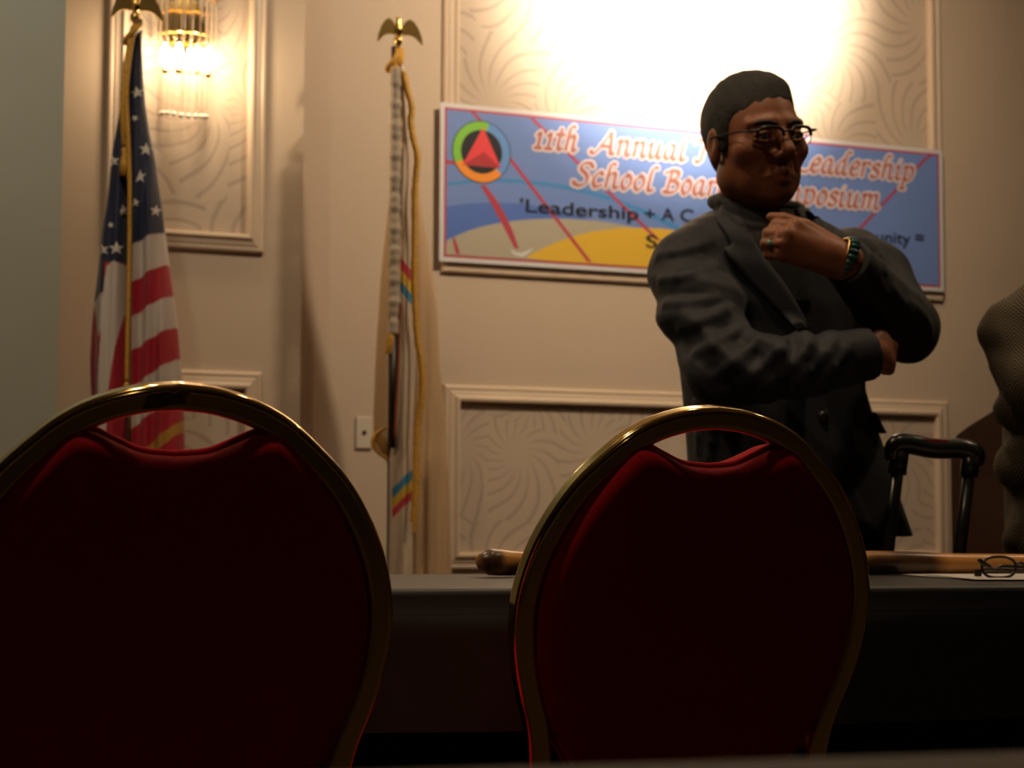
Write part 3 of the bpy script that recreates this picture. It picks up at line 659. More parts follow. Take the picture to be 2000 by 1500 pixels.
# ================================================================ CHAIRS
OUT = [(.202, 0), (.1985, .035), (.188, .072), (.172, .103), (.15, .130), (.12, .160), (.085, .184), (.045, .203), (.0, .2145), (-.04, .2155), (-.08, .210), (-.115, .2005), (-.145, .1905), (-.175, .1845), (-.22, .181), (-.30, .181)]
LEAN = R(13); ZC = .765
TW, TD = .025, .027
def back_pt(u, v, d=0):
    """chair-back plane: u across, v up the leaning plane, d towards the sitter"""
    return np.array([u, -v * math.sin(LEAN) + d * math.cos(LEAN), ZC + v * math.cos(LEAN) + d * math.sin(LEAN)])
def make_chair():
    t = thing('banquet_chair', '', 'chair', group='red banquet chairs')
    cen = [(h, v) for v, h in OUT]
    right = catmull(cen, 6)
    # inset by half the tube width
    T = np.gradient(right, axis=0); T /= np.linalg.norm(T, axis=1)[:, None]; Nn = np.stack([T[:, 1], -T[:, 0]], 1)
    c = right + Nn * (TW / 2)
    c[0, 0] = 0
    path = [(-x, y) for x, y in c[::-1]] + [(x, y) for x, y in c[1:]]
    P3 = [back_pt(x, y) for x, y in path]
    legend = []
    def leg_pts(sx):
        z0 = P3[0]; out = []
        for q in np.linspace(0, 1, 14)[1:]:
            z = z0[2] * (1 - q); y = z0[1] + .10 * (4 * q * (1 - q)) * .35 - .12 * q * q - .0
            out.append(np.array([sx * (abs(z0[0]) + .012 * q), y, z]))
        return out
    Lp = leg_pts(-1)[::-1]; Rp = leg_pts(1)
    P = np.array(Lp + P3 + Rp); n = len(P)
    T = np.gradient(P, axis=0); T /= np.linalg.norm(T, axis=1)[:, None]
    sec = []
    ro = .0065
    for (cx, cy, a0) in ((TW / 2 - ro, TD / 2 - ro, 0), (-TW / 2 + ro, TD / 2 - ro, 90), (-TW / 2 + ro, -TD / 2 + ro, 180), (TW / 2 - ro, -TD / 2 + ro, 270)):
        for a in (0, 30, 60, 90): sec.append((cx + ro * math.cos(R(a0 + a)), cy + ro * math.sin(R(a0 + a))))
    s2 = []
    for i in range(len(sec)):
        a, b = np.array(sec[i]), np.array(sec[(i + 1) % len(sec)]); s2.append(tuple(a))
        if np.linalg.norm(b - a) > .006: s2 += [tuple(a + (b - a) * .07), tuple(a + (b - a) * .93)]
    sec = s2
    S = len(sec); V, Fc = [], []
    for i in range(n):
        nb = np.array([0, math.cos(LEAN), math.sin(LEAN)]); nb = nb - T[i] * (nb @ T[i]); nb /= np.linalg.norm(nb); si = np.cross(T[i], nb)
        for (a, b) in sec: V.append(P[i] + si * a + nb * b)
    for i in range(n - 1):
        for k in range(S): l = (k + 1) % S; Fc.append((i * S + k, i * S + l, (i + 1) * S + l, (i + 1) * S + k))
    Fc.append(tuple(range(S))[::-1]); Fc.append(tuple((n - 1) * S + k for k in range(S)))
    fr = obj('back_frame', V, Fc, M['brass'], t, True, True)
    # upholstered back: outline with a dipped top
    half = [(0, .1335), (.03, .1365), (.055, .1465), (.075, .1555), (.092, .1565), (.107, .146), (.128, .123), (.151, .092), (.172, .053), (.186, .012), (.1905, -.03), (.1875, -.07), (.180, -.105), (.167, -.14), (.150, -.17), (.128, -.20), (.098, -.232), (.05, -.252), (0, -.258)]
    h = catmull(half, 6)
    ol = np.array([(x, y) for x, y in h] + [(-x, y) for x, y in h[-2:0:-1]]); cc = np.array([0, -.04])
    def puff(name, d0, prof):
        V, Fc = [], []; n = len(ol)
        for sc_, d in prof:
            for p in ol:
                q = cc + (p - cc) * sc_; V.append(back_pt(q[0], q[1], d0 + d))
        for i in range(len(prof) - 1):
            for k in range(n): l = (k + 1) % n; Fc.append((i * n + k, i * n + l, (i + 1) * n + l, (i + 1) * n + k))
        Fc.append(tuple(range(n))[::-1]); b = (len(prof) - 1) * n; Fc.append(tuple(b + k for k in range(n)))
        return obj(name, V, Fc, M['red'], t, True, True)
    rear = puff('back_panel', 0, [(.96, .006), (.985, .005), (.997, .001), (1.0, -.006), (1.0, -.011), (.994, -.0155), (.98, -.0195), (.96, -.0235), (.935, -.0265), (.89, -.0285), (.7, -.030), (.3, -.0305), (.02, -.0305)])
    puff('back_cushion', 0, [(.96, .008), (.985, .0085), (.998, .012), (1.0, .018), (.996, .027), (.985, .034), (.96, .040), (.9, .046), (.7, .053), (.4, .056), (.02, .057)])
    V, Fc = tube_vf([back_pt(p[0] * 1.0, cc[1] + (p[1] - cc[1]) * 1.001, .007) for p in ol], .004, 8, closed=True); obj('piping', V, Fc, M['red'], t, True, True)
    # seat
    sv = []; V, Fc = [], []
    for sc_, z in [(.9, .415), (.98, .418), (1, .43), (1, .455), (.98, .472), (.92, .482), (.7, .488), (.05, .49)]:
        for k in range(40):
            a = 2 * math.pi * k / 40; e = lambda q: math.copysign(abs(q) ** .55, q)
            V.append((e(math.cos(a)) * .205 * sc_, .235 + e(math.sin(a)) * .205 * sc_, z))
    for i in range(7):
        for k in range(40): l = (k + 1) % 40; Fc.append((i * 40 + k, i * 40 + l, (i + 1) * 40 + l, (i + 1) * 40 + k))
    Fc.append(tuple(range(40))[::-1]); Fc.append(tuple(280 + k for k in range(40)))
    obj('seat', V, Fc, M['red'], t, True, True)
    for s in (-1, 1):
        V, Fc = tube_vf(catmull([(s * .185, .05, .405), (s * .188, .36, .405), (s * .19, .41, .38), (s * .192, .425, .0)], 5), .0115, 12); obj('leg', V, Fc, M['brass'], t, True, True)
    for y in (.10, .34):
        V, Fc = tube_vf([(-.185, y, .40), (.185, y, .40)], .01, 10); obj('seat_rail', V, Fc, M['brass'], t, True, True)
    return t
def copy_tree(o, parent=None):
    c = o.copy(); COL.objects.link(c); c.parent = parent
    if parent: c.matrix_parent_inverse = o.matrix_parent_inverse
    for ch in list(o.children): copy_tree(ch, c)
    return c
chair = make_chair()
CH = [((-.318, 1.713), 19.9, 'large red fabric banquet chair with gold frame and worn mark, nearest at the left edge'),
      ((.203, 2.023), 21.8, 'red fabric banquet chair with clean gold frame in front of the standing man')]
c2 = copy_tree(chair)
for o, ((x, y), a, lb) in zip((chair, c2), CH):
    o.location = (x, y, 0); o.rotation_euler = (0, 0, R(a)); o['label'] = lb
# sticker remnant on the nearer chair's top rail
M['sticker'] = mat('sticker_remnant', (.10, .055, .02), .6, noise=.5, nscale=80)
def top_pt(u):
    i = np.interp(u, [o[1] for o in OUT[:6]], [o[0] for o in OUT[:6]]); return i
P = []
for (u, f) in [(-.034, .2), (-.03, .75), (-.012, .8), (-.006, .7), (.0, .85), (.008, .75), (.004, .5), (.006, .35), (-.006, .3), (-.02, .2)]:
    P.append(back_pt(u, top_pt(abs(u)) - TW + f * TW, -TD / 2 - .0006))
V, Fc = plate_vf(P, back_pt(0, 0, 1) - back_pt(0, 0, 0), .0006); obj('sticker_remnant', V, Fc, M['sticker'], chair, False, True)

# ================================================================ TABLES
TA = R(14.7); TL = np.array([math.cos(TA), math.sin(TA), 0]); TN = np.array([-math.sin(TA), math.cos(TA), 0])
def table(P0, u0, u1, depth, zt, drop, cloth, lab, labc, waves, rear=0):
    """folding table with a fitted cloth; P0 = point on the near edge"""
    cen = P0 + TL * (u0 + u1) / 2 + TN * depth / 2
    t = thing('folding_table', lab, 'table', (cen[0], cen[1], 0), TA)
    L_ = u1 - u0
    boxobj('tabletop', (0, 0, zt - .022), (L_ - .012, depth - .012, .03), M['laminate'], t, 0, .004, True)
    for sx in (-1, 1):
        for sy in (-1, 1):
            V, Fc = tube_vf([(sx * (L_ / 2 - .22), sy * (depth / 2 - .08), 0), (sx * (L_ / 2 - .22), sy * (depth / 2 - .08), zt - .037)], .014, 10); obj('leg', V, Fc, M['steel'], t, True, True)
        boxobj('leg_brace', (sx * (L_ / 2 - .22), 0, .18), (.02, depth - .18, .02), M['steel'], t, 0, .003, True)
    c = bpy.data.objects.new('x', None); bpy.data.objects.remove(c)
    # cloth loops
    def loop(inset, z, wob, n=360, rad=.02):
        hx, hy = L_ / 2 - inset, depth / 2 - inset; pts = []
        per = 2 * (2 * hx + 2 * hy)
        for k in range(n):
            d = per * k / n
            if d < 2 * hx: x, y, nx_, ny_ = -hx + d, -hy, 0, -1
            elif d < 2 * hx + 2 * hy: x, y, nx_, ny_ = hx, -hy + d - 2 * hx, 1, 0
            elif d < 4 * hx + 2 * hy: x, y, nx_, ny_ = hx - (d - 2 * hx - 2 * hy), hy, 0, 1
            else: x, y, nx_, ny_ = -hx, hy - (d - 4 * hx - 2 * hy), -1, 0
            wv = wob * (math.sin(k * .21) + .6 * math.sin(k * .083 + 1) + .4 * math.sin(k * .47))
            zz = z + (wob * .5 * math.sin(k * .05) if wob else 0)
            if rear and ny_ == 1 and z < zt - .031: zz = zt - .03 - (zt - .03 - z) / (drop - .03) * (rear - .03)
            pts.append((x + nx_ * wv, y + ny_ * wv, zz))
        return pts
    prof = [(.30 * min(1, depth), zt + .002, 0), (.05, zt + .002, 0), (.012, zt + .002, 0), (.006, zt + .0012, 0), (.002, zt - .002, 0), (0, zt - .008, 0), (-.002, zt - .03, .0005)]
    for q in np.linspace(.2, 1, 7): prof.append((-.004 - .010 * q, zt - drop * q, waves * q))
    n = 360; V, Fc = [], []
    for i, z, wv in prof: V += loop(min(i, depth / 2 - .01), z, wv)
    for i in range(len(prof) - 1):
        for k in range(n): l = (k + 1) % n; Fc.append((i * n + k, i * n + l, (i + 1) * n + l, (i + 1) * n + k))
    Fc = [q[::-1] for q in Fc]; Fc.append(tuple(range(n)))
    o = obj('tablecloth', V, Fc, cloth, None, True); o.location = (cen[0], cen[1], 0); o.rotation_euler = (0, 0, TA)
    return tag(o, labc, 'tablecloth')
ZT = .748
table(np.array([-.155, 2.358, 0]), -1.05, 1.39, .61, ZT, .178, M['black_cloth'], 'long folding table under the black cloth behind the red chairs', 'black cloth draped over the long table behind the chairs', .005, .72)
table(np.array([.045, .695, 0]) - TN * .61, -1.2, 1.2, .61, ZT, .2, M['greycloth'], 'folding table nearest the camera along the bottom edge', 'dark cloth on the table edge nearest the camera', .004)

# ---- wooden stick
ca = onz(948, 1126, .75); cb_ = onz(1985, 1125, .75)
def table_pt(px, dep, r): 
    p = at(px, 1100, dep); p[2] = .7505 + r; return p
sk = [(942, 2.845, .006), (946, 2.846, .016), (955, 2.85, .0205), (975, 2.86, .0205), (1020, 2.875, .0185), (1150, 2.92, .0175), (1300, 2.96, .0175), (1500, 3.0, .018), (1690, 3.04, .0195), (1780, 3.055, .019), (1860, 3.07, .0175), (1930, 3.08, .0172), (2010, 3.09, .017), (2090, 3.10, .016), (2105, 3.10, .006)]
P = np.array([table_pt(a, b, c) for a, b, c in sk]); P[:5, 2] += [.004, .004, .002, .001, .001]
Pc = catmull(P, 6); rc = np.interp(np.linspace(0, len(sk) - 1, len(Pc)), range(len(sk)), [s[2] for s in sk])
burn = [(table_pt(1790, 3.03, .010), .07), (table_pt(1720, 3.02, .002), .05), (table_pt(960, 2.84, .03), .028), (table_pt(1814, 3.035, .019), .007), (table_pt(1010, 2.86, .0), .03)]
burn = [((c[0], c[1], c[2]), r) for c, r in burn]
M['stick'] = wood_mat('carved_stick_wood', (.62, .31, .09), (.48, .21, .055), .3, (4, 30, 30), burn)
st = tube('walking_stick', Pc, rc, M['stick'], None, 20)
tag(st, 'thick polished wooden walking stick lying across the black table', 'walking stick')

# ---- papers
def sheet(px_py, z, label, name='paper_sheet'):
    P = [onz(x, y, z) for x, y in px_py]
    nx_ = 12; V, Fc = [], []
    for th in (0, -.0006):
        for i in range(nx_ + 1):
            for j in range(nx_ + 1):
                a, b = i / nx_, j / nx_; p = (P[0] * (1 - a) + P[1] * a) * (1 - b) + (P[3] * (1 - a) + P[2] * a) * b
                p = p + np.array([0, 0, th + .0012 * math.sin(a * 4 + 1) * b + .0012]); V.append(p)
    n = (nx_ + 1) ** 2; s = nx_ + 1
    for i in range(nx_):
        for j in range(nx_):
            q = (i * s + j, i * s + j + 1, (i + 1) * s + j + 1, (i + 1) * s + j); Fc.append(q); Fc.append(tuple(n + k for k in q[::-1]))
    return tag(obj(name, V, Fc, M['sheet'], None, True), label, 'paper')
M['sheet'] = mat('white_paper', (.62, .58, .56), .8)
sheet([(1756, 1122.6), (1875, 1131.5), (2170, 1131.5), (2010, 1123)], .7506, 'lower white sheet of paper lying on the table under the eyeglasses')
sheet([(1800, 1122.4), (1905, 1133), (2200, 1132.5), (2050, 1123)], .7520, 'upper white sheet of paper directly beneath the eyeglasses')

# ---- eyeglasses on the table
M['frame'] = mat('dark_tortoise_frame', (.02, .013, .011), .3, noise=.4, nscale=80)
M['lens'] = glass('thin_lens', (1, 1, 1), .0, 1.05)
YE = 2.83
ge = at(1985, 1130, YE); tge = thing('eyeglasses', 'small dark-rimmed folded eyeglasses resting on the white paper', 'eyeglasses', ge)
def rim_pts(cx, cy, rx, ry, Y, n=28): return [at(cx + rx * math.copysign(abs(math.cos(a)) ** .8, math.cos(a)), cy - ry * math.copysign(abs(math.sin(a)) ** .85, math.sin(a)), Y + .10 * (1107 - (cy - ry * math.sin(a))) / 1000) for a in np.linspace(0, 2 * math.pi, n, endpoint=False)]
for cx in (1951, 2034):
    rp = rim_pts(cx, 1108, 33, 20.5, YE); rm = tube('rim', rp, .0022, M['frame'], tge, 8, True)
    V, Fc = plate_vf(rp, (0, 1, 0), .0012); obj('lens', V, Fc, M['lens'], rm)
tube('bridge', catmull([at(1984, 1103, YE), at(1992, 1099, YE - .003), at(2001, 1103, YE)], 5), .002, M['frame'], tge, 8)
tube('temple', catmull([at(1912, 1120, YE), at(1908, 1116, YE + .01), at(1940, 1112, YE + .045), at(1990, 1114, YE + .05), at(2040, 1116, YE + .045)], 6), .0026, M['frame'], tge, 8)
tube('temple', catmull([at(2070, 1104, YE), at(2072, 1106, YE + .012), at(2020, 1108, YE + .06), at(1960, 1106, YE + .065), at(1945, 1112, YE + .065)], 6), .0026, M['frame'], tge, 8)
tube('temple_tip', catmull([at(1936, 1108, YE - .004), at(1922, 1101, YE - .006), at(1910, 1092, YE - .006)], 5), [.002, .0025, .003, .0033, .0035, .0037, .0037, .0037, .0036, .0034, .002], M['frame'], tge, 8)
boxobj('hinge', tuple(at(1910, 1119, YE - .001)), (.011, .006, .011), M['frame'], tge, 0, .002)

# ---- rolling suitcase behind the table
M['luggage'] = mat('black_luggage_nylon', (.012, .012, .013), .7, noise=.2, nscale=200, bump=.3, bscale=500)
M['plastic'] = mat('black_plastic', (.014, .016, .015), .28)
M['redbtn'] = mat('red_button', (.25, .012, .018), .45)
YS = 3.335
sl = at(1742, 872, YS); sr = at(1912, 888, YS + .0)
sx0 = at(1820, 870, YS)[0]
tsu = thing('rolling_suitcase', 'black rolling suitcase with raised pull handle and red button behind the table', 'suitcase', (sx0, YS, 0))
boxobj('case_body', (sx0 - .02, YS + .01, .34), (.31, .13, .52), M['luggage'], tsu, TA, .025)
boxobj('front_pocket', (sx0 - .02 - .02, YS + .083, .32), (.25, .025, .36), M['luggage'], tsu, TA, .01)
for s in (-1, 1):
    V, Fc = tube_vf([(sx0 - .02 + s * .11 - .015, YS + s * .028 - .01, .045), (sx0 - .02 + s * .11 + .015, YS + s * .028 - .002, .045)], .045, 20); obj('wheel', V, Fc, M['plastic'], tsu, True)
    boxobj('foot', (sx0 - .03 + s * .11, YS + .055 + s * .028, .045), (.03, .03, .09), M['plastic'], tsu, 0, .004)
for (xt, yt, xb, yb) in ((1757, 885, 1728, 1130), (1897, 890, 1868, 1130)):
    tp = at(xt, yt, YS); bt = at(xb, yb, YS + .005)
    d = bt - tp; e = tp + d * 1.35
    V, Fc = tube_vf([tp, e], [.0115, .0115], 12); obj('pull_tube', V, Fc, M['plastic'], tsu, True)
    q = tp + d * .17; V, Fc = tube_vf([tp - d * .02, q], [.017, .0165], 14); obj('tube_collar', V, Fc, M['plastic'], tsu, True)
gpts = [(1744, 900, .013), (1745, 880, .0175), (1754, 868, .019), (1775, 867, .0185), (1825, 876, .0185), (1875, 876, .0185), (1900, 884, .019), (1906, 893, .0175), (1904, 908, .013)]
P = catmull([at(a, b, YS) for a, b, c in gpts], 6); tube('grip', P, np.interp(np.linspace(0, 8, len(P)), range(9), [g_[2] for g_ in gpts]), M['plastic'], tsu, 16)
bq = at(1826, 859, YS); V, Fc = plate_vf([at(1799, 857, YS - .004), at(1848, 860, YS - .004), at(1856, 867, YS - .004), at(1812, 864, YS - .004)], (0, 1, 0), .022); obj('release_button', V, Fc, M['redbtn'], tsu)

# ---- lectern
M['lectern'] = wood_mat('dark_walnut_laminate', (.075, .032, .014), (.055, .022, .010), .5, (2, 2, 25))
YL = 4.55
l0 = at(1857, 900, YL)
tl = thing('wooden_lectern', 'dark brown wooden lectern with slanted top behind the suitcase handle', 'lectern', (l0[0] + .25, YL + .2, 0))
prof = [(0, 0), (.46, 0), (.46, 1.315), (.44, 1.325), (.111, 1.114), (.045, 1.073), (.016, 1.051), (.004, 1.027), (0, 1.0)]
def lect(name, pr, d0, d1):
    V = [(l0[0] + x * .973 + d * .240, YL - x * .232 + d * .971, z) for d in (d0, d1) for x, z in pr]; n = len(pr)
    Fc = [tuple(range(n)), tuple(range(2 * n - 1, n - 1, -1))] + [(i, n + i, n + (i + 1) % n, (i + 1) % n) for i in range(n)]
    return obj(name, V, Fc, M['lectern'], tl)
lect('side_panel', prof, 0, .022); lect('side_panel', prof, .50, .522)
lect('back_panel', [(.42, .02), (.455, .02), (.455, 1.29), (.42, 1.27)], .0225, .4995)
lect('reading_top', [(.12, 1.1), (.44, 1.308), (.44, 1.326), (.12, 1.120)], -.01, .532)
lect('shelf', [(.03, .55), (.419, .55), (.419, .57), (.03, .57)], .0225, .4995)

# ================================================================ PEOPLE (signed-distance shapes meshed into one smooth surface)
def smin(a, b, k):
    h = np.clip(.5 + .5 * (b - a) / k, 0, 1); return b * (1 - h) + a * h - k * h * (1 - h)
class Vox:
    def __init__(s, lo, hi, h):
        s.lo = np.array(lo, float); s.h = h; s.n = np.ceil((np.array(hi) - s.lo) / h).astype(int) + 1
        s.ax = [(s.lo[i] + h * np.arange(s.n[i])).astype(np.float32) for i in range(3)]
        s.D = np.full(s.n, .08, np.float32)
    def block(s, lo, hi):
        a = [max(0, int((lo[i] - s.lo[i]) / s.h) - 1) for i in range(3)]; b = [min(s.n[i], int((hi[i] - s.lo[i]) / s.h) + 3) for i in range(3)]
        if any(b[i] <= a[i] for i in range(3)): return None
        sl = tuple(slice(a[i], b[i]) for i in range(3))
        X = s.ax[0][sl[0]][:, None, None]; Y = s.ax[1][sl[1]][None, :, None]; Z = s.ax[2][sl[2]][None, None, :]
        return sl, X, Y, Z
    def put(s, blk, f, k, sub=False):
        sl = blk[0]; d = s.D[sl]
        if sub: s.D[sl] = -smin(-d, f.astype(np.float32), max(k, 1e-4))
        else: s.D[sl] = smin(d, f.astype(np.float32), max(k, 1e-4))
    def cap(s, a, b, ra, rb=None, k=.01, sub=False):
        a = np.array(a, float); b = np.array(b, float); rb = ra if rb is None else rb; mg = max(ra, rb) + k + .02
        bl = s.block(np.minimum(a, b) - mg, np.maximum(a, b) + mg)
        if bl is None: return
        _, X, Y, Z = bl; d = b - a; L2 = d @ d + 1e-12
        t = np.clip(((X - a[0]) * d[0] + (Y - a[1]) * d[1] + (Z - a[2]) * d[2]) / L2, 0, 1)
        f = np.sqrt((X - a[0] - t * d[0]) ** 2 + (Y - a[1] - t * d[1]) ** 2 + (Z - a[2] - t * d[2]) ** 2) - (ra + (rb - ra) * t)
        s.put(bl, f, k, sub)
    def ell(s, c, r, Rm=None, k=.01, sub=False):
        c = np.array(c, float); r = np.array(r, float); mg = r.max() + k + .02
        bl = s.block(c - mg, c + mg)
        if bl is None: return
        _, X, Y, Z = bl; P = (X - c[0], Y - c[1], Z - c[2])
        if Rm is not None: P = tuple(P[0] * Rm[0, i] + P[1] * Rm[1, i] + P[2] * Rm[2, i] for i in range(3))
        k0 = np.sqrt((P[0] / r[0]) ** 2 + (P[1] / r[1]) ** 2 + (P[2] / r[2]) ** 2); k1 = np.sqrt((P[0] / r[0] ** 2) ** 2 + (P[1] / r[1] ** 2) ** 2 + (P[2] / r[2] ** 2) ** 2) + 1e-9
        s.put(bl, k0 * (k0 - 1) / k1, k, sub)
    def loft(s, secs, yaw, k=.02, ex=2.3):
        secs = np.array(sorted(secs), float); z0, z1 = secs[0, 0], secs[-1, 0]
        m_ = secs[:, 3:].max() + .06; lo = (secs[:, 1].min() - m_, secs[:, 2].min() - m_, z0 - .05); hi = (secs[:, 1].max() + m_, secs[:, 2].max() + m_, z1 + .05)
        bl = s.block(lo, hi); sl, X, Y, Z = bl; z = Z.ravel()
        g = [np.interp(z, secs[:, 0], secs[:, i])[None, None, :] for i in range(1, 5)]
        c_, s_ = math.cos(yaw), math.sin(yaw); u = (X - g[0]) * c_ + (Y - g[1]) * s_; v = -(X - g[0]) * s_ + (Y - g[1]) * c_
        q = (np.abs(u / g[2]) ** ex + np.abs(v / g[3]) ** ex) ** (1 / ex)
        f = (q - 1) * np.minimum(g[2], g[3]); f = np.maximum(f, np.maximum(Z - z1, z0 - Z)); s.put(bl, f, k)
    def mesh(s):
        D = s.D; sg = D < 0; n = s.n
        c = np.zeros(n - 1, np.int8)
        for i in (0, 1):
            for j in (0, 1):
                for k in (0, 1): c += sg[i:n[0] - 1 + i, j:n[1] - 1 + j, k:n[2] - 1 + k]
        idx = np.argwhere((c > 0) & (c < 8)); N = len(idx)
        ids = -np.ones(n - 1, np.int64); ids[tuple(idx.T)] = np.arange(N)
        cn = np.array([(i, j, k) for i in (0, 1) for j in (0, 1) for k in (0, 1)])
        val = np.stack([D[idx[:, 0] + q[0], idx[:, 1] + q[1], idx[:, 2] + q[2]] for q in cn], 1)
        acc = np.zeros((N, 3)); cnt = np.zeros(N)
        for a in range(8):
            for b in range(a + 1, 8):
                if np.abs(cn[a] - cn[b]).sum() != 1: continue
                va, vb = val[:, a], val[:, b]; mk = (va < 0) != (vb < 0); t = np.where(mk, va / (va - vb + 1e-12), 0)
                acc += np.where(mk[:, None], cn[a] + (cn[b] - cn[a]) * t[:, None], 0); cnt += mk
        V = s.lo + (idx + acc / cnt[:, None]) * s.h
        Fs = []
        for ax in range(3):
            o1, o2 = (ax + 1) % 3, (ax + 2) % 3
            sa = [slice(None)] * 3; sb = [slice(None)] * 3; sa[ax] = slice(0, -1); sb[ax] = slice(1, None)
            A, B = sg[tuple(sa)], sg[tuple(sb)]; e = np.argwhere(A != B)
            e = e[(e[:, o1] > 0) & (e[:, o2] > 0) & (e[:, o1] < n[o1] - 1) & (e[:, o2] < n[o2] - 1)]
            fl = A[tuple(e.T)]
            def cell(d1, d2):
                q = e.copy(); q[:, o1] -= d1; q[:, o2] -= d2; return ids[tuple(q.T)]
            Q = np.stack([cell(1, 1), cell(0, 1), cell(0, 0), cell(1, 0)], 1); Q[~fl] = Q[~fl][:, ::-1]
            Fs.append(Q[(Q >= 0).all(1)])
        return V, np.vstack(Fs)
def npobj(name, V, Fq, mt, parent):
    me = bpy.data.meshes.new(name); nv, nf = len(V), len(Fq)
    me.vertices.add(nv); me.vertices.foreach_set('co', V.astype(np.float32).ravel())
    me.loops.add(nf * 4); me.loops.foreach_set('vertex_index', Fq.astype(np.int32).ravel())
    me.polygons.add(nf); me.polygons.foreach_set('loop_start', np.arange(0, nf * 4, 4, dtype=np.int32)); me.polygons.foreach_set('loop_total', np.full(nf, 4, np.int32))
    me.update(calc_edges=True); me.validate(); me.polygons.foreach_set('use_smooth', [True] * nf); me.materials.append(mt)
    o = bpy.data.objects.new(name, me); COL.objects.link(o); return parent_to(o, parent)
def bvh_of(V, Fq): return BVHTree.FromPolygons([tuple(v) for v in V], [tuple(map(int, q)) for q in Fq])
def ribbon(name, left, right, bvh, off, mt, parent, n=14, mcol=6, th=.003):
    """cloth patch lying on a body surface, between two edge curves"""
    A = catmull(left, 6); B = catmull(right, 6); tA = np.linspace(0, len(A) - 1, n); tB = np.linspace(0, len(B) - 1, n)
    li = lambda P, t: np.array([np.interp(t, range(len(P)), P[:, i]) for i in (0, 1)])
    G = []
    for i in range(n):
        a, b = li(A, tA[i]), li(B, tB[i])
        for j in range(mcol): p = a + (b - a) * j / (mcol - 1); G.append(hit(bvh, p[0], p[1], off))
    dep = [g_[1] for g_ in G if g_ is not None]; md = float(np.median(dep))
    for q in range(len(G)):
        if G[q] is None: i, j = divmod(q, mcol); a, b = li(A, tA[i]), li(B, tB[i]); p = a + (b - a) * j / (mcol - 1); G[q] = at(p[0], p[1], md)
    G = np.array(G); H = G + np.array([0, th, 0])
    V = np.vstack([G, H]); N = len(G); Fc = []
    for i in range(n - 1):
        for j in range(mcol - 1):
            q = (i * mcol + j, i * mcol + j + 1, (i + 1) * mcol + j + 1, (i + 1) * mcol + j); Fc += [q, tuple(N + k for k in q[::-1])]
    bd = [j for j in range(mcol)] + [(i + 1) * mcol - 1 for i in range(1, n)] + [(n - 1) * mcol + j for j in range(mcol - 2, -1, -1)] + [i * mcol for i in range(n - 2, 0, -1)]
    for a, b in zip(bd, bd[1:] + bd[:1]): Fc.append((a, N + a, N + b, b))
    return obj(name, V, Fc, mt, parent, True)
def rot_head(yaw, pitch, roll):
    """columns: head right->image-left... local x = towards the person's left, y = forward, z = up"""
    f = Matrix.Rotation(yaw, 3, 'Z') @ Matrix.Rotation(pitch, 3, 'X') @ Matrix.Rotation(roll, 3, 'Y')
    return np.array(f)

M['skin'] = mat('brown_skin', (.28, .10, .047), .5, noise=.08, nscale=40, spec=.4)
M['hair'] = mat('dark_hair', (.010, .008, .006), .7, noise=.3, nscale=150, bump=.6, bscale=220)
M['suit'] = mat('charcoal_suit', (.0092, .0106, .0185), .7, noise=.12, nscale=250, bump=.15, bscale=600, sheen=.05)
M['suit2'] = mat('charcoal_lapel', (.0118, .0134, .0225), .7, noise=.12, nscale=250, bump=.15, bscale=600, sheen=.05)
M['shirt'] = mat('black_shirt', (.004, .004, .005), .8)
M['trouser'] = mat('black_trousers', (.012, .012, .014), .8)
M['shoe'] = mat('black_leather', (.012, .010, .009), .35)
M['turq'] = mat('dark_turquoise', (.008, .085, .085), .3, noise=.4, nscale=120)
M['eyew'] = mat('eye_white', (.45, .40, .36), .3)

# ---------------- the standing man
YM = 3.45
mb = at(1510, 900, YM + .06)
man = thing('person', 'person in a charcoal suit standing with one arm folded and a fist under the chin', 'person', (mb[0], mb[1], 0))
BYAW = R(25)                       # chest turned towards the right of the picture
def sec(pxc, py, dy, a, b):
    p = at(pxc, py, YM + .06 + dy); return (p[2], p[0], p[1], a, b)
# --- jacket
jv = Vox((.20, 3.02, .79), (.86, 3.82, 1.47), .0055)
jv.loft([sec(1562, 1047, 0, .225, .16), sec(1552, 980, 0, .212, .15), sec(1540, 900, 0, .20, .140), sec(1526, 830, 0, .190, .132), sec(1512, 760, 0, .183, .126), sec(1506, 680, 0, .188, .128), sec(1502, 600, 0, .196, .13), sec(1500, 530, 0, .198, .125), sec(1498, 485, .0, .202, .112), sec(1495, 462, .0, .190, .098), sec(1490, 440, .0, .155, .084), sec(1486, 428, .01, .128, .078), sec(1484, 420, .015, .11, .07)], BYAW, .02)
A1 = [at(1340, 532, 3.40), at(1369, 610, 3.335), at(1416, 722, 3.265), at(1560, 715, 3.19), at(1692, 692, 3.240)]
jv.cap(A1[0], A1[1], .072, .073, .04); jv.cap(A1[1], A1[2], .073, .068, .025); jv.cap(A1[2], A1[3], .066, .056, .02); jv.cap(A1[3], A1[4], .056, .047, .015)
A2 = [at(1665, 515, 3.60), at(1705, 545, 3.57), at(1768, 640, 3.47), at(1720, 590, 3.36), at(1657, 514, 3.240)]
jv.cap(A2[0], A2[1], .072, .07, .03); jv.cap(A2[1], A2[2], .070, .064, .025); jv.cap(A2[2], A2[3], .062, .055, .02); jv.cap(A2[3], A2[4], .055, .044, .015)
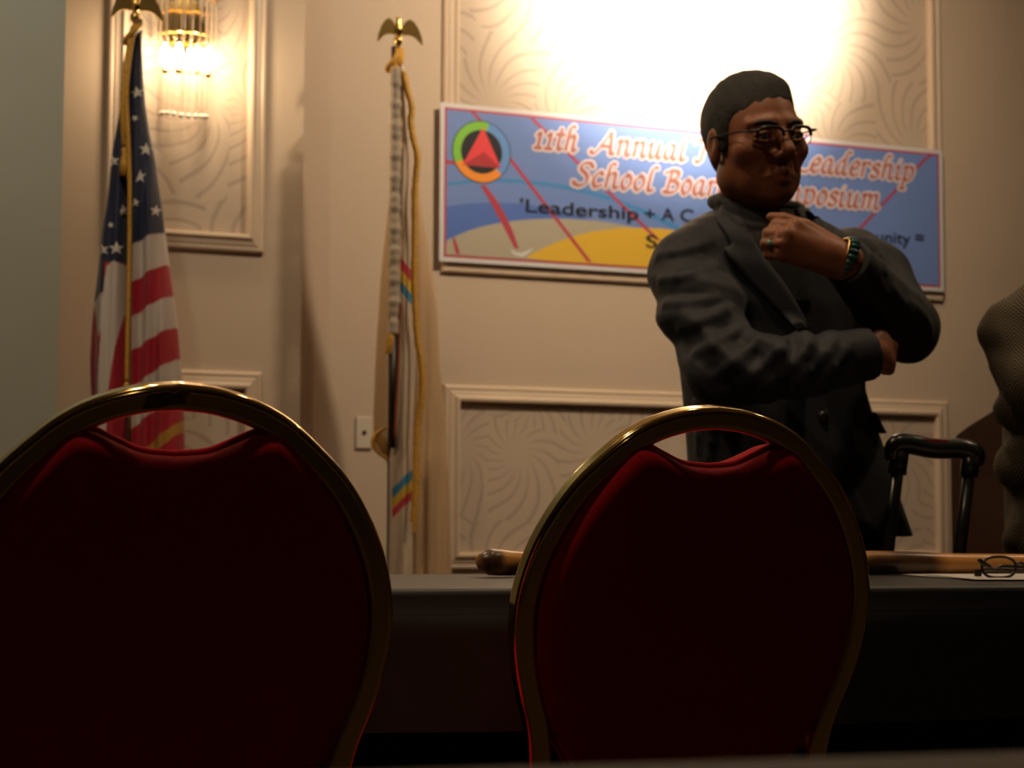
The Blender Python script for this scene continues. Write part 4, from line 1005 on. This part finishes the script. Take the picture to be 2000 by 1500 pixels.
# square the sleeve ends off at the cuffs
for e_, f_ in ((A1[4], A1[3]), (A2[4], A2[3])):
    d_ = (e_ - f_) / np.linalg.norm(e_ - f_); bl = jv.block(e_ - .062, e_ + .062); sl_, X, Y_, Z = bl
    pl_ = (X - e_[0]) * d_[0] + (Y_ - e_[1]) * d_[1] + (Z - e_[2]) * d_[2] - .006; rad_ = np.sqrt((X - e_[0]) ** 2 + (Y_ - e_[1]) ** 2 + (Z - e_[2]) ** 2)
    jv.D[sl_] = np.where(rad_ < .06, np.maximum(jv.D[sl_], pl_), jv.D[sl_]).astype(np.float32)
# collar roll round the neck
for i in range(16):
    def cpt(q):
        a = R(-40 + q * 260 / 16); c = at(1478, 398, YM + .075); b_ = math.sin(a)
        loc = np.array([math.cos(a) * .083, math.sin(a) * .076]); x = loc[0] * math.cos(BYAW) - loc[1] * math.sin(BYAW); y = loc[0] * math.sin(BYAW) + loc[1] * math.cos(BYAW)
        return c + np.array([x, y, -.022 + .035 * (b_ + 1) / 2])
    jv.cap(cpt(i), cpt(i + 1), .012, .012, .012)
# creases: elbow folds, drawn along the sleeve
X, Y_, Z = jv.ax[0][:, None, None], jv.ax[1][None, :, None], jv.ax[2][None, None, :]
def crease(c, rad, dirv, freq, amp, ph=0, warp=14):
    c = np.array(c); m_ = np.exp(-(((X - c[0]) ** 2 + (Y_ - c[1]) ** 2 + (Z - c[2]) ** 2) / rad ** 2)); d = np.array(dirv, float); d /= np.linalg.norm(d)
    t = (X - c[0]) * d[0] + (Y_ - c[1]) * d[1] + (Z - c[2]) * d[2]
    wv = np.sin(t * freq + ph + 1.2 * np.sin(X * warp + Z * warp * .7))
    jv.D += (amp * m_ * (np.abs(wv) ** 1.5 * np.sign(wv))).astype(np.float32)
crease(at(1440, 700, 3.2), .12, (.75, 0, .65), 105, .0085)
crease(at(1340, 600, 3.3), .11, (.25, 0, 1), 90, .007, 1)
crease(at(1580, 710, 3.15), .09, (.95, 0, -.2), 120, .007, .5)
crease(at(1760, 640, 3.42), .09, (1, .2, .35), 85, .006, 2)
crease(at(1400, 830, 3.4), .12, (1, 0, .2), 75, .0035, 0)
crease(at(1720, 480, 3.55), .05, (.5, 0, 1), 140, .004, 0)
JV, JF = jv.mesh(); jb = bvh_of(JV, JF)
for (x0, y0, x1, y1, r) in [(1286, 500, 1384, 474, 7), (1290, 548, 1398, 520, 7), (1300, 592, 1400, 585, 7), (1330, 640, 1430, 600, 8), (1360, 690, 1462, 628, 9), (1400, 735, 1500, 640, 9), (1450, 750, 1536, 664, 8), (1505, 752, 1580, 672, 7), (1560, 745, 1622, 672, 6), (1610, 735, 1660, 668, 5),
                            (1720, 560, 1770, 690, 8), (1745, 566, 1800, 680, 8), (1690, 560, 1735, 640, 7), (1775, 590, 1816, 650, 7), (1692, 470, 1728, 530, 6), (1350, 760, 1362, 880, 6), (1378, 780, 1385, 890, 6)]:
    H = [hit(jb, x0 + (x1 - x0) * q + 8 * math.sin(q * 3.1), y0 + (y1 - y0) * q, -r * .0005) for q in np.linspace(0, 1, 5)]
    for a, b in zip(H, H[1:]):
        if a is not None and b is not None and abs(a[1] - b[1]) < .05: jv.cap(a, b, r * .0010, r * .0010, .012)
JV, JF = jv.mesh(); jb = bvh_of(JV, JF)
jacket = npobj('suit_jacket', JV, JF, M['suit'], man)
ribbon('shirt_front', [(1432, 408), (1452, 450), (1495, 520), (1560, 600)], [(1548, 412), (1560, 450), (1575, 520), (1582, 600)], jb, .003, M['shirt'], jacket, 16, 10)
ribbon('lapel', [(1412, 402), (1400, 432), (1428, 478), (1412, 492), (1470, 560), (1560, 648)], [(1440, 406), (1456, 440), (1476, 478), (1500, 515), (1538, 566), (1580, 642)], jb, .006, M['suit2'], jacket, 22, 6)
ribbon('lapel', [(1552, 408), (1560, 440), (1568, 470), (1578, 500)], [(1580, 408), (1600, 432), (1612, 450), (1620, 470)], jb, .006, M['suit2'], jacket, 12, 5)
ribbon('trouser_gap', [(1611, 800), (1622, 860), (1632, 930), (1640, 1040)], [(1615, 800), (1635, 860), (1662, 930), (1712, 1040)], jb, .002, M['trouser'], jacket, 14, 5)
ribbon('pocket_flap', [(1690, 806), (1700, 840), (1706, 848)], [(1712, 806), (1728, 838), (1733, 846)], jb, .006, M['suit2'], jacket, 8, 5)
hb = hit(jb, 1605, 815, .004)
if hb is not None: obj('button', *ball_vf(hb, (.011, .005, .011), 14, 6), M['shoe'], jacket, True)
for dz, rr_ in ((0, .079), (.013, .076)):
    P = []
    for a in np.linspace(0, 2 * math.pi, 36, endpoint=False):
        c = at(1479, 414, YM + .075); q = np.array([math.cos(a) * rr_, math.sin(a) * rr_ * .92]); bk = (math.sin(a) + 1) / 2
        P.append(c + np.array([q[0] * math.cos(BYAW) - q[1] * math.sin(BYAW), q[0] * math.sin(BYAW) + q[1] * math.cos(BYAW), dz - .012 + .035 * bk]))
    tube('shirt_collar', P, .0105, M['shirt'], jacket, 10, True)
# --- trousers and shoes
tv = Vox((.26, 3.2, .02), (.80, 3.85, .95), .012)
hipc = at(1550, 1000, YM + .08)
for s, fx in ((-1, -.02), (1, .02)):
    hp = hipc + np.array([s * .09 * math.cos(BYAW), s * .09 * math.sin(BYAW), -.01]); kn = np.array([hp[0] + fx - .01, hp[1] - .01, .47]); an = np.array([hp[0] + fx - .02, hp[1] + .02, .07])
    tv.cap(hp, kn, .098, .070, .03); tv.cap(kn, an, .070, .060, .02)
    sb = np.array([an[0], an[1], 0.0]); fd = np.array([math.sin(BYAW + s * .2), -math.cos(BYAW + s * .2), 0])
    V, Fc = [], []
    shp = [(-.09, .030, .075), (-.05, .042, .085), (.03, .046, .08), (.10, .050, .055), (.155, .042, .045), (.185, .018, .035)]
    sd = np.array([-fd[1], fd[0], 0])
    for d_, w_, h_ in shp:
        for a in np.linspace(0, math.pi, 9): V.append(sb + fd * d_ + sd * w_ * math.cos(a) + np.array([0, 0, .004 + h_ * math.sin(a)]))
    for i in range(5):
        for k in range(8): Fc.append((i * 9 + k, i * 9 + k + 1, (i + 1) * 9 + k + 1, (i + 1) * 9 + k))
        Fc.append((i * 9 + 8, i * 9, (i + 1) * 9, (i + 1) * 9 + 8))
    Fc += [tuple(range(9))[::-1], tuple(45 + k for k in range(9))]
    obj('shoe', V, Fc, M['shoe'], man, True)
TVv, TFf = tv.mesh(); npobj('trousers', TVv, TFf, M['trouser'], man)
# --- body: head, neck, arms inside the sleeves, both hands
HC = at(1473, 276, YM + .01); HS = 1.06
HR = rot_head(R(180 + 30), R(0), R(0))
HR = np.array(Matrix.Rotation(R(24), 3, 'Z') @ Matrix.Rotation(R(5), 3, 'X') @ Matrix.Rotation(R(-6), 3, 'Y')) @ np.array([[1, 0, 0], [0, -1, 0], [0, 0, 1.]])
def hp_(x, y, z): return HC + HR @ (np.array([x, y, z]) * HS)
def build_head(v, hp_, HR, HS, neck_to):
    e = lambda c, r, k=.01, sub=False: v.ell(hp_(*c), np.array(r) * HS, HR, k, sub)
    c_ = lambda a, b, ra, rb=None, k=.01, sub=False: v.cap(hp_(*a), hp_(*b), ra * HS, (rb if rb is not None else ra) * HS, k, sub)
    e((0, -.014, .034), (.074, .096, .082), .01); e((0, .03, -.02), (.069, .062, .09), .03)
    e((0, .034, -.074), (.061, .05, .044), .02); e((0, .064, -.098), (.030, .022, .020), .02)
    for s in (-1, 1):
        e((s * .056, .0, -.06), (.018, .03, .03), .02); e((s * .051, .055, -.022), (.022, .022, .02), .02)
        c_((s * .012, .086, .026), (s * .05, .072, .024), .010, .008, .012)
    for s in (-1, 1): e((s * .033, .100, .002), (.020, .020, .014), .008, True)
    for s in (-1, 1): e((s * .032, .074, .002), (.017, .016, .013), .005)
    c_((0, .086, .016), (0, .112, -.026), .0085, .0125, .010)
    for s in (-1, 1): e((s * .014, .098, -.034), (.010, .012, .009), .006); c_((s * .022, .092, -.036), (s * .036, .078, -.066), .003, .003, .006, True)
    c_((0, .093, -.058), (.0, .094, -.058), .010, .010, .008)
    for s in (-1, 1): c_((0, .095, -.062), (s * .033, .074, -.071), .0062, .004, .005); c_((0, .090, -.075), (s * .026, .076, -.076), .0072, .005, .005)
    for s in (-1, 1): c_((0, .1025, -.0685), (s * .035, .079, -.0765), .0022, .0022, .003, True)
    c_((0, .092, -.085), (0, .092, -.085), .004, .004, .006, True)
    for s in (-1, 1):
        e((s * .079, -.008, -.006), (.009, .019, .032), .006); e((s * .081, -.006, -.030), (.007, .010, .012), .005); e((s * .090, -.004, .0), (.007, .010, .018), .005, True)
    v.cap(hp_(0, -.022, -.07), neck_to, .058, .062, .025)
bv_ = Vox((.22, 3.02, 1.0), (.84, 3.80, 1.72), .0042)
build_head(bv_, hp_, HR, HS, at(1482, 470, YM + .07))
bv_.cap(at(1482, 470, YM + .07), at(1500, 640, YM + .07), .07, .09, .03)
bv_.cap(at(1400, 500, YM), at(1600, 490, YM + .12), .055, .055, .03)
for a, b, r0, r1 in ((at(1400, 500, YM), A1[1], .045, .042), (A1[1], A1[2], .042, .038), (A1[2], A1[3], .038, .033), (A1[3], A1[4], .033, .028), (at(1600, 490, YM + .12), A2[1], .045, .042), (A2[1], A2[2], .042, .038), (A2[2], A2[3], .038, .034), (A2[3], A2[4], .034, .029)):
    bv_.cap(a, b, r0, r1, .015)
# left fist under the chin
WR = at(1652, 512, 3.235)
K = [at(1553, 443, 3.205), at(1535, 458, 3.19), at(1527, 477, 3.19), at(1530, 496, 3.20)]
WB = [at(1632, 488, 3.235), at(1636, 498, 3.225), at(1638, 510, 3.225), at(1636, 524, 3.23)]
bv_.cap(A2[4], WR, .029, .028, .01); bv_.cap(WR, at(1615, 498, 3.225), .028, .030, .012)
for i in range(4):
    bv_.cap(WB[i], K[i], .019, .0145, .012)
    bv_.cap(K[i] - np.array([0, .002, 0]), K[i] - np.array([0, .002, 0]), .0135, .0135, .006)
PIP = [at(1518, 440, 3.23), at(1503, 456, 3.222), at(1498, 476, 3.222), at(1503, 496, 3.228)]
DIP = [at(1512, 446, 3.262), at(1512, 462, 3.26), at(1510, 480, 3.258), at(1514, 498, 3.256)]
TIP = [at(1536, 450, 3.272), at(1535, 466, 3.27), at(1533, 482, 3.266), at(1535, 498, 3.262)]
fr_ = [.0125, .0125, .012, .0108]
for i in range(4):
    bv_.cap(K[i], PIP[i], fr_[i] + .001, fr_[i], .004); bv_.cap(PIP[i], DIP[i], fr_[i], fr_[i] - .001, .003); bv_.cap(DIP[i], TIP[i], fr_[i] - .001, fr_[i] - .002, .003)
for i in range(3):
    g0 = (K[i] + K[i + 1]) / 2 + np.array([-.008, -.016, 0]); g1 = (PIP[i] + PIP[i + 1]) / 2 + np.array([-.010, -.010, 0]); bv_.cap(g0, g1, .0026, .0032, .004, True)
TH = [at(1625, 478, 3.25), at(1572, 444, 3.255), at(1530, 428, 3.262), at(1506, 424, 3.268)]
bv_.cap(TH[0], TH[1], .018, .015, .012); bv_.cap(TH[1], TH[2], .014, .012, .004); bv_.cap(TH[2], TH[3], .012, .009, .003)
# right hand tucked under the left elbow
W2 = at(1700, 690, 3.25); bv_.cap(A1[4], W2, .028, .026, .01)
for i in range(4):
    k_ = at(1728 + 2 * i, 668 + 15 * i, 3.295 - .004 * i); p_ = at(1742 - 2 * i, 676 + 15 * i, 3.335 - .003 * i); t_ = at(1735 - 3 * i, 684 + 13 * i, 3.365 - .003 * i)
    bv_.cap(W2, k_, .017, .014, .012); bv_.cap(k_, p_, .0118, .011, .004); bv_.cap(p_, t_, .011, .009, .003)
bv_.cap(at(1700, 672, 3.26), at(1722, 650, 3.30), .014, .011, .008)
BV, BF = bv_.mesh()
body = npobj('body', BV, BF, M['skin'], man)
# --- hair: a shell over the skull, cut along the hairline
hv = Vox(HC - .16, HC + .17, .004)
hv.ell(hp_(0, -.019, .036), np.array((.0805, .101, .087)) * HS, HR, .01)
hv.ell(hp_(.010, -.005, .090), np.array((.055, .06, .030)) * HS, HR, .03)
hv.ell(hp_(0, -.045, -.015), np.array((.060, .050, .062)) * HS, HR, .02)
for s in (-1, 1): hv.ell(hp_(s * .070, .012, .0), np.array((.010, .018, .045)) * HS, HR, .012)
hx, hy, hz = hv.ax[0][:, None, None] - HC[0], hv.ax[1][None, :, None] - HC[1], hv.ax[2][None, None, :] - HC[2]
lx = (hx * HR[0, 0] + hy * HR[1, 0] + hz * HR[2, 0]) / HS; ly = (hx * HR[0, 1] + hy * HR[1, 1] + hz * HR[2, 1]) / HS; lz = (hx * HR[0, 2] + hy * HR[1, 2] + hz * HR[2, 2]) / HS
hair_y = np.array([-.2, -.06, -.035, -.02, -.012, .0, .026, .033, .039, .055, .075, .2]); hair_z = np.array([-.085, -.080, -.055, .0, .012, -.012, -.020, .0, .046, .056, .062, .064])
zl = np.interp(ly, hair_y, hair_z) + np.where(ly > .03, .004 * np.sin(lx * 60 + .6) + .12 * lx, 0)
hv.D = np.maximum(hv.D, ((zl - lz) * .7 * HS)).astype(np.float32)
hv.D += (.0005 * np.sin(lx * 260 + ly * 90 + 2 * np.sin(lz * 60))).astype(np.float32)
HV, HF = hv.mesh(); npobj('hair', HV, HF, M['hair'], man)
for s in (-1, 1):
    P = [hp_(s * .011, .0965, .021), hp_(s * .026, .0925, .0255), hp_(s * .044, .083, .0245), hp_(s * .055, .072, .018)]
    tube('eyebrow', catmull(P, 4), [.002, .003, .0034, .0036, .0037, .0038, .0038, .0036, .0034, .003, .0026, .002, .0014], M['hair'], man, 8)
    V, Fc = ball_vf(hp_(s * .032, .079, .001), .0118 * HS, 16, 10); ey = obj('eye', V, Fc, M['eyew'], man, True)
    V, Fc = ball_vf(hp_(s * .034, .0865, -.0005), .0056 * HS, 12, 8); obj('iris', V, Fc, M['dark'], ey, True)
    for zz, dy in ((.0075, 0), (-.0075, -.001)):
        P = [hp_(s * (.032 + .018 * q), .0905 + dy - .010 * q * q, zz * (1 - .7 * q * q)) for q in np.linspace(-1, 1, 9)]
        tube('eyelid', P, .003, M['skin'], man, 6)
# --- spectacles
sp_ = bpy.data.objects.new('spectacles', None)
gv = []
def lens_out(s): return [hp_(s * (.0315 + .0232 * math.copysign(abs(math.cos(a)) ** .6, math.cos(a))), .112 - .012 * (.5 + .5 * math.cos(a)), -.001 + .016 * math.copysign(abs(math.sin(a)) ** .7, math.sin(a))) for a in np.linspace(0, 2 * math.pi, 28, endpoint=False)]
prs = []
for s in (-1, 1):
    lo_ = lens_out(s); prs.append(tube_vf(lo_, .0009, 6, True)); prs.append(tube_vf(lo_[0:15], .0034, 8))
    prs.append(tube_vf(catmull([hp_(s * .0545, .103, .010), hp_(s * .072, .09, .010), hp_(s * .082, .03, .010), hp_(s * .084, -.015, .006), hp_(s * .082, -.03, -.012)], 5), .0017, 8))
prs.append(tube_vf(catmull([hp_(-.0085, .1125, .006), hp_(0, .117, .008), hp_(.0085, .1125, .006)], 5), .002, 8))
V, Fc = join_vf(prs); spo = obj('spectacles', V, Fc, M['frame'], man, True); spo['label'] = 'dark half-rimmed spectacles'
for s in (-1, 1):
    V, Fc = plate_vf(lens_out(s), HR[:, 1], .0012); obj('lens', V, Fc, M['lens'], spo)
# --- bracelet and ring on the raised hand
wc = at(1652, 504, 3.232); ax_ = A2[4] - at(1600, 490, 3.225); ax_ /= np.linalg.norm(ax_)
u_ = np.cross(ax_, (0, 1, 0)); u_ /= np.linalg.norm(u_); v_ = np.cross(ax_, u_)
def circ(c, r, n): return [c + (u_ * math.cos(a) * r + v_ * math.sin(a) * r * .85) for a in np.linspace(0, 2 * math.pi, n, endpoint=False)]
br = tube('bracelet', circ(wc - ax_ * .011, .0325, 40), .0022, M['gold'], man, 8, True); br['label'] = 'gold-edged bracelet of dark turquoise stones'
for c in circ(wc, .034, 20):
    Rq = np.stack([ax_, np.cross((c - wc) / np.linalg.norm(c - wc), ax_), (c - wc) / np.linalg.norm(c - wc)], 1)
    V, Fc = ball_vf((0, 0, 0), (.0105, .0052, .006), 10, 6); obj('stone', [c + Rq @ np.array(v) for v in V], Fc, M['turq'], br, True)
rc_ = (K[2] + PIP[2]) / 2; ra_ = PIP[2] - K[2]; ra_ /= np.linalg.norm(ra_); u2 = np.cross(ra_, (0, 0, 1)); u2 /= np.linalg.norm(u2); v2 = np.cross(ra_, u2)
rg = tube('ring', [rc_ + (u2 * math.cos(a) + v2 * math.sin(a)) * .0135 for a in np.linspace(0, 2 * math.pi, 20, endpoint=False)], .0016, M['steel'], man, 6, True)
stn = rc_ + np.array([-.009, -.0105, .0]); M['turq2'] = mat('pale_turquoise', (.12, .30, .24), .3)
obj('ring_stone', *ball_vf(stn, (.0055, .004, .006), 10, 6), M['turq2'], rg, True)

# ---------------- the person in tweed at the right edge
M['tweed'] = herringbone_mat()
YP = 3.45
pb = at(2165, 900, YP + .1)
per = thing('person', 'person in a grey herringbone tweed jacket cut off by the right edge', 'person', (pb[0], pb[1], 0))
pv = Vox((.78, 3.08, .70), (1.52, 3.75, 1.52), .006)
def sec2(pxc, py, a, b): p = at(pxc, py, YP + .1); return (p[2], p[0], p[1], a, b)
pv.loft([sec2(2175, 1130, .205, .15), sec2(2170, 1040, .198, .145), sec2(2165, 950, .195, .14), sec2(2155, 860, .190, .14), sec2(2155, 760, .185, .14), sec2(2180, 660, .19, .135), sec2(2200, 590, .19, .125), sec2(2210, 545, .175, .105), sec2(2216, 510, .13, .08), sec2(2218, 480, .085, .07)], R(-10), .02)
B1 = [at(2100, 565, YP + .05), at(1980, 652, YP), at(2012, 745, YP - .07), at(2110, 765, YP - .13)]
pv.cap(B1[0], B1[1], .068, .062, .03); pv.cap(B1[1], B1[2], .058, .05, .025); pv.cap(B1[2], B1[3], .05, .043, .02)
pv.cap(at(1985, 742, YP + .02), at(2040, 760, YP + .03), .038, .05, .04); pv.cap(at(1995, 905, YP + .02), at(2040, 900, YP + .04), .047, .06, .06); pv.cap(at(1990, 800, YP + .02), at(2050, 800, YP + .05), .045, .06, .02); pv.cap(at(2010, 1050, YP + .02), at(2080, 1060, YP + .05), .046, .06, .06)
pv.cap(at(2310, 570, YP + .1), at(2360, 690, YP + .05), .068, .062, .03); pv.cap(at(2360, 690, YP + .05), at(2220, 760, YP - .11), .058, .045, .025)
X, Y_, Z = pv.ax[0][:, None, None], pv.ax[1][None, :, None], pv.ax[2][None, None, :]
jv = pv
crease(at(1960, 720, YP), .10, (.35, 0, 1), 95, .004, .5); crease(at(1975, 900, YP), .13, (.3, 0, 1), 62, .003, 0); crease(at(1990, 1040, YP), .10, (.7, 0, .6), 70, .004, 1)
PV, PF = pv.mesh(); npobj('tweed_jacket', PV, PF, M['tweed'], per)
HC2 = at(2222, 345, YP + .08); HR2 = np.array(Matrix.Rotation(R(-25), 3, 'Z') @ Matrix.Rotation(R(4), 3, 'X')) @ np.array([[1, 0, 0], [0, -1, 0], [0, 0, 1.]])
hp2 = lambda x, y, z: HC2 + HR2 @ (np.array([x, y, z]) * 1.04)
qv = Vox((.85, 3.0, .95), (1.55, 3.72, 1.78), .006)
build_head(qv, hp2, HR2, 1.04, at(2216, 530, YP + .1))
qv.cap(at(2216, 530, YP + .1), at(2165, 760, YP + .1), .075, .10, .03)
for a, b, r0, r1 in ((at(2160, 570, YP + .08), B1[0], .05, .045), (B1[0], B1[1], .045, .038), (B1[1], B1[2], .036, .032), (B1[2], B1[3], .032, .027), (at(2260, 570, YP + .1), at(2360, 690, YP + .05), .045, .038), (at(2360, 690, YP + .05), at(2220, 760, YP - .11), .036, .027)): qv.cap(a, b, r0, r1, .02)
for (w_, dx) in ((at(2125, 767, YP - .135), 1), (at(2208, 767, YP - .118), -1)):
    for i in range(4):
        k_ = w_ + np.array([dx * .075, -.006 - .002 * i, .03 - .018 * i]); p_ = k_ + np.array([dx * .03, .012, -.004]); t_ = p_ + np.array([dx * .012, .026, -.004])
        qv.cap(w_, k_, .02, .014, .012); qv.cap(k_, p_, .011, .0105, .004); qv.cap(p_, t_, .0105, .009, .003)
    qv.cap(w_ + np.array([dx * .02, 0, .02]), w_ + np.array([dx * .065, .0, .055]), .014, .010, .008)
QV, QF = qv.mesh(); npobj('body', QV, QF, M['skin'], per)
gh = Vox(HC2 - .16, HC2 + .17, .006)
gh.ell(hp2(0, -.016, .037), np.array((.081, .103, .088)) * 1.04, HR2, .01); gh.ell(hp2(0, -.05, -.02), np.array((.07, .055, .075)) * 1.04, HR2, .02)
hx, hy, hz = gh.ax[0][:, None, None] - HC2[0], gh.ax[1][None, :, None] - HC2[1], gh.ax[2][None, None, :] - HC2[2]
ly = (hx * HR2[0, 1] + hy * HR2[1, 1] + hz * HR2[2, 1]) / 1.04; lz = (hx * HR2[0, 2] + hy * HR2[1, 2] + hz * HR2[2, 2]) / 1.04
gh.D = np.maximum(gh.D, (np.interp(ly, hair_y, hair_z) - lz) * .7).astype(np.float32)
GV, GF = gh.mesh(); npobj('hair', GV, GF, M['hair'], per)
tv = Vox((.82, 3.2, .02), (1.5, 3.8, .85), .012)
for s in (-1, 1):
    hp = np.array([pb[0] + s * .09, pb[1], .78]); kn = np.array([pb[0] + s * .095, pb[1] - .01, .46]); an = np.array([pb[0] + s * .10, pb[1] + .02, .07])
    tv.cap(hp, kn, .10, .072, .03); tv.cap(kn, an, .072, .06, .02)
    V, Fc = [], []; fd = np.array([s * .2, -.98, 0]); sd = np.array([.98, s * .2, 0])
    for d_, w_, h_ in shp:
        for a in np.linspace(0, math.pi, 9): V.append(np.array([an[0], an[1], .004]) + fd * d_ + sd * w_ * math.cos(a) + np.array([0, 0, h_ * math.sin(a)]))
    Fc = []
    for i in range(5):
        for k in range(8): Fc.append((i * 9 + k, i * 9 + k + 1, (i + 1) * 9 + k + 1, (i + 1) * 9 + k))
        Fc.append((i * 9 + 8, i * 9, (i + 1) * 9, (i + 1) * 9 + 8))
    Fc += [tuple(range(9))[::-1], tuple(45 + k for k in range(9))]
    obj('shoe', V, Fc, M['shoe'], per, True)
V, Fq = tv.mesh(); npobj('trousers', V, Fq, M['trouser'], per)
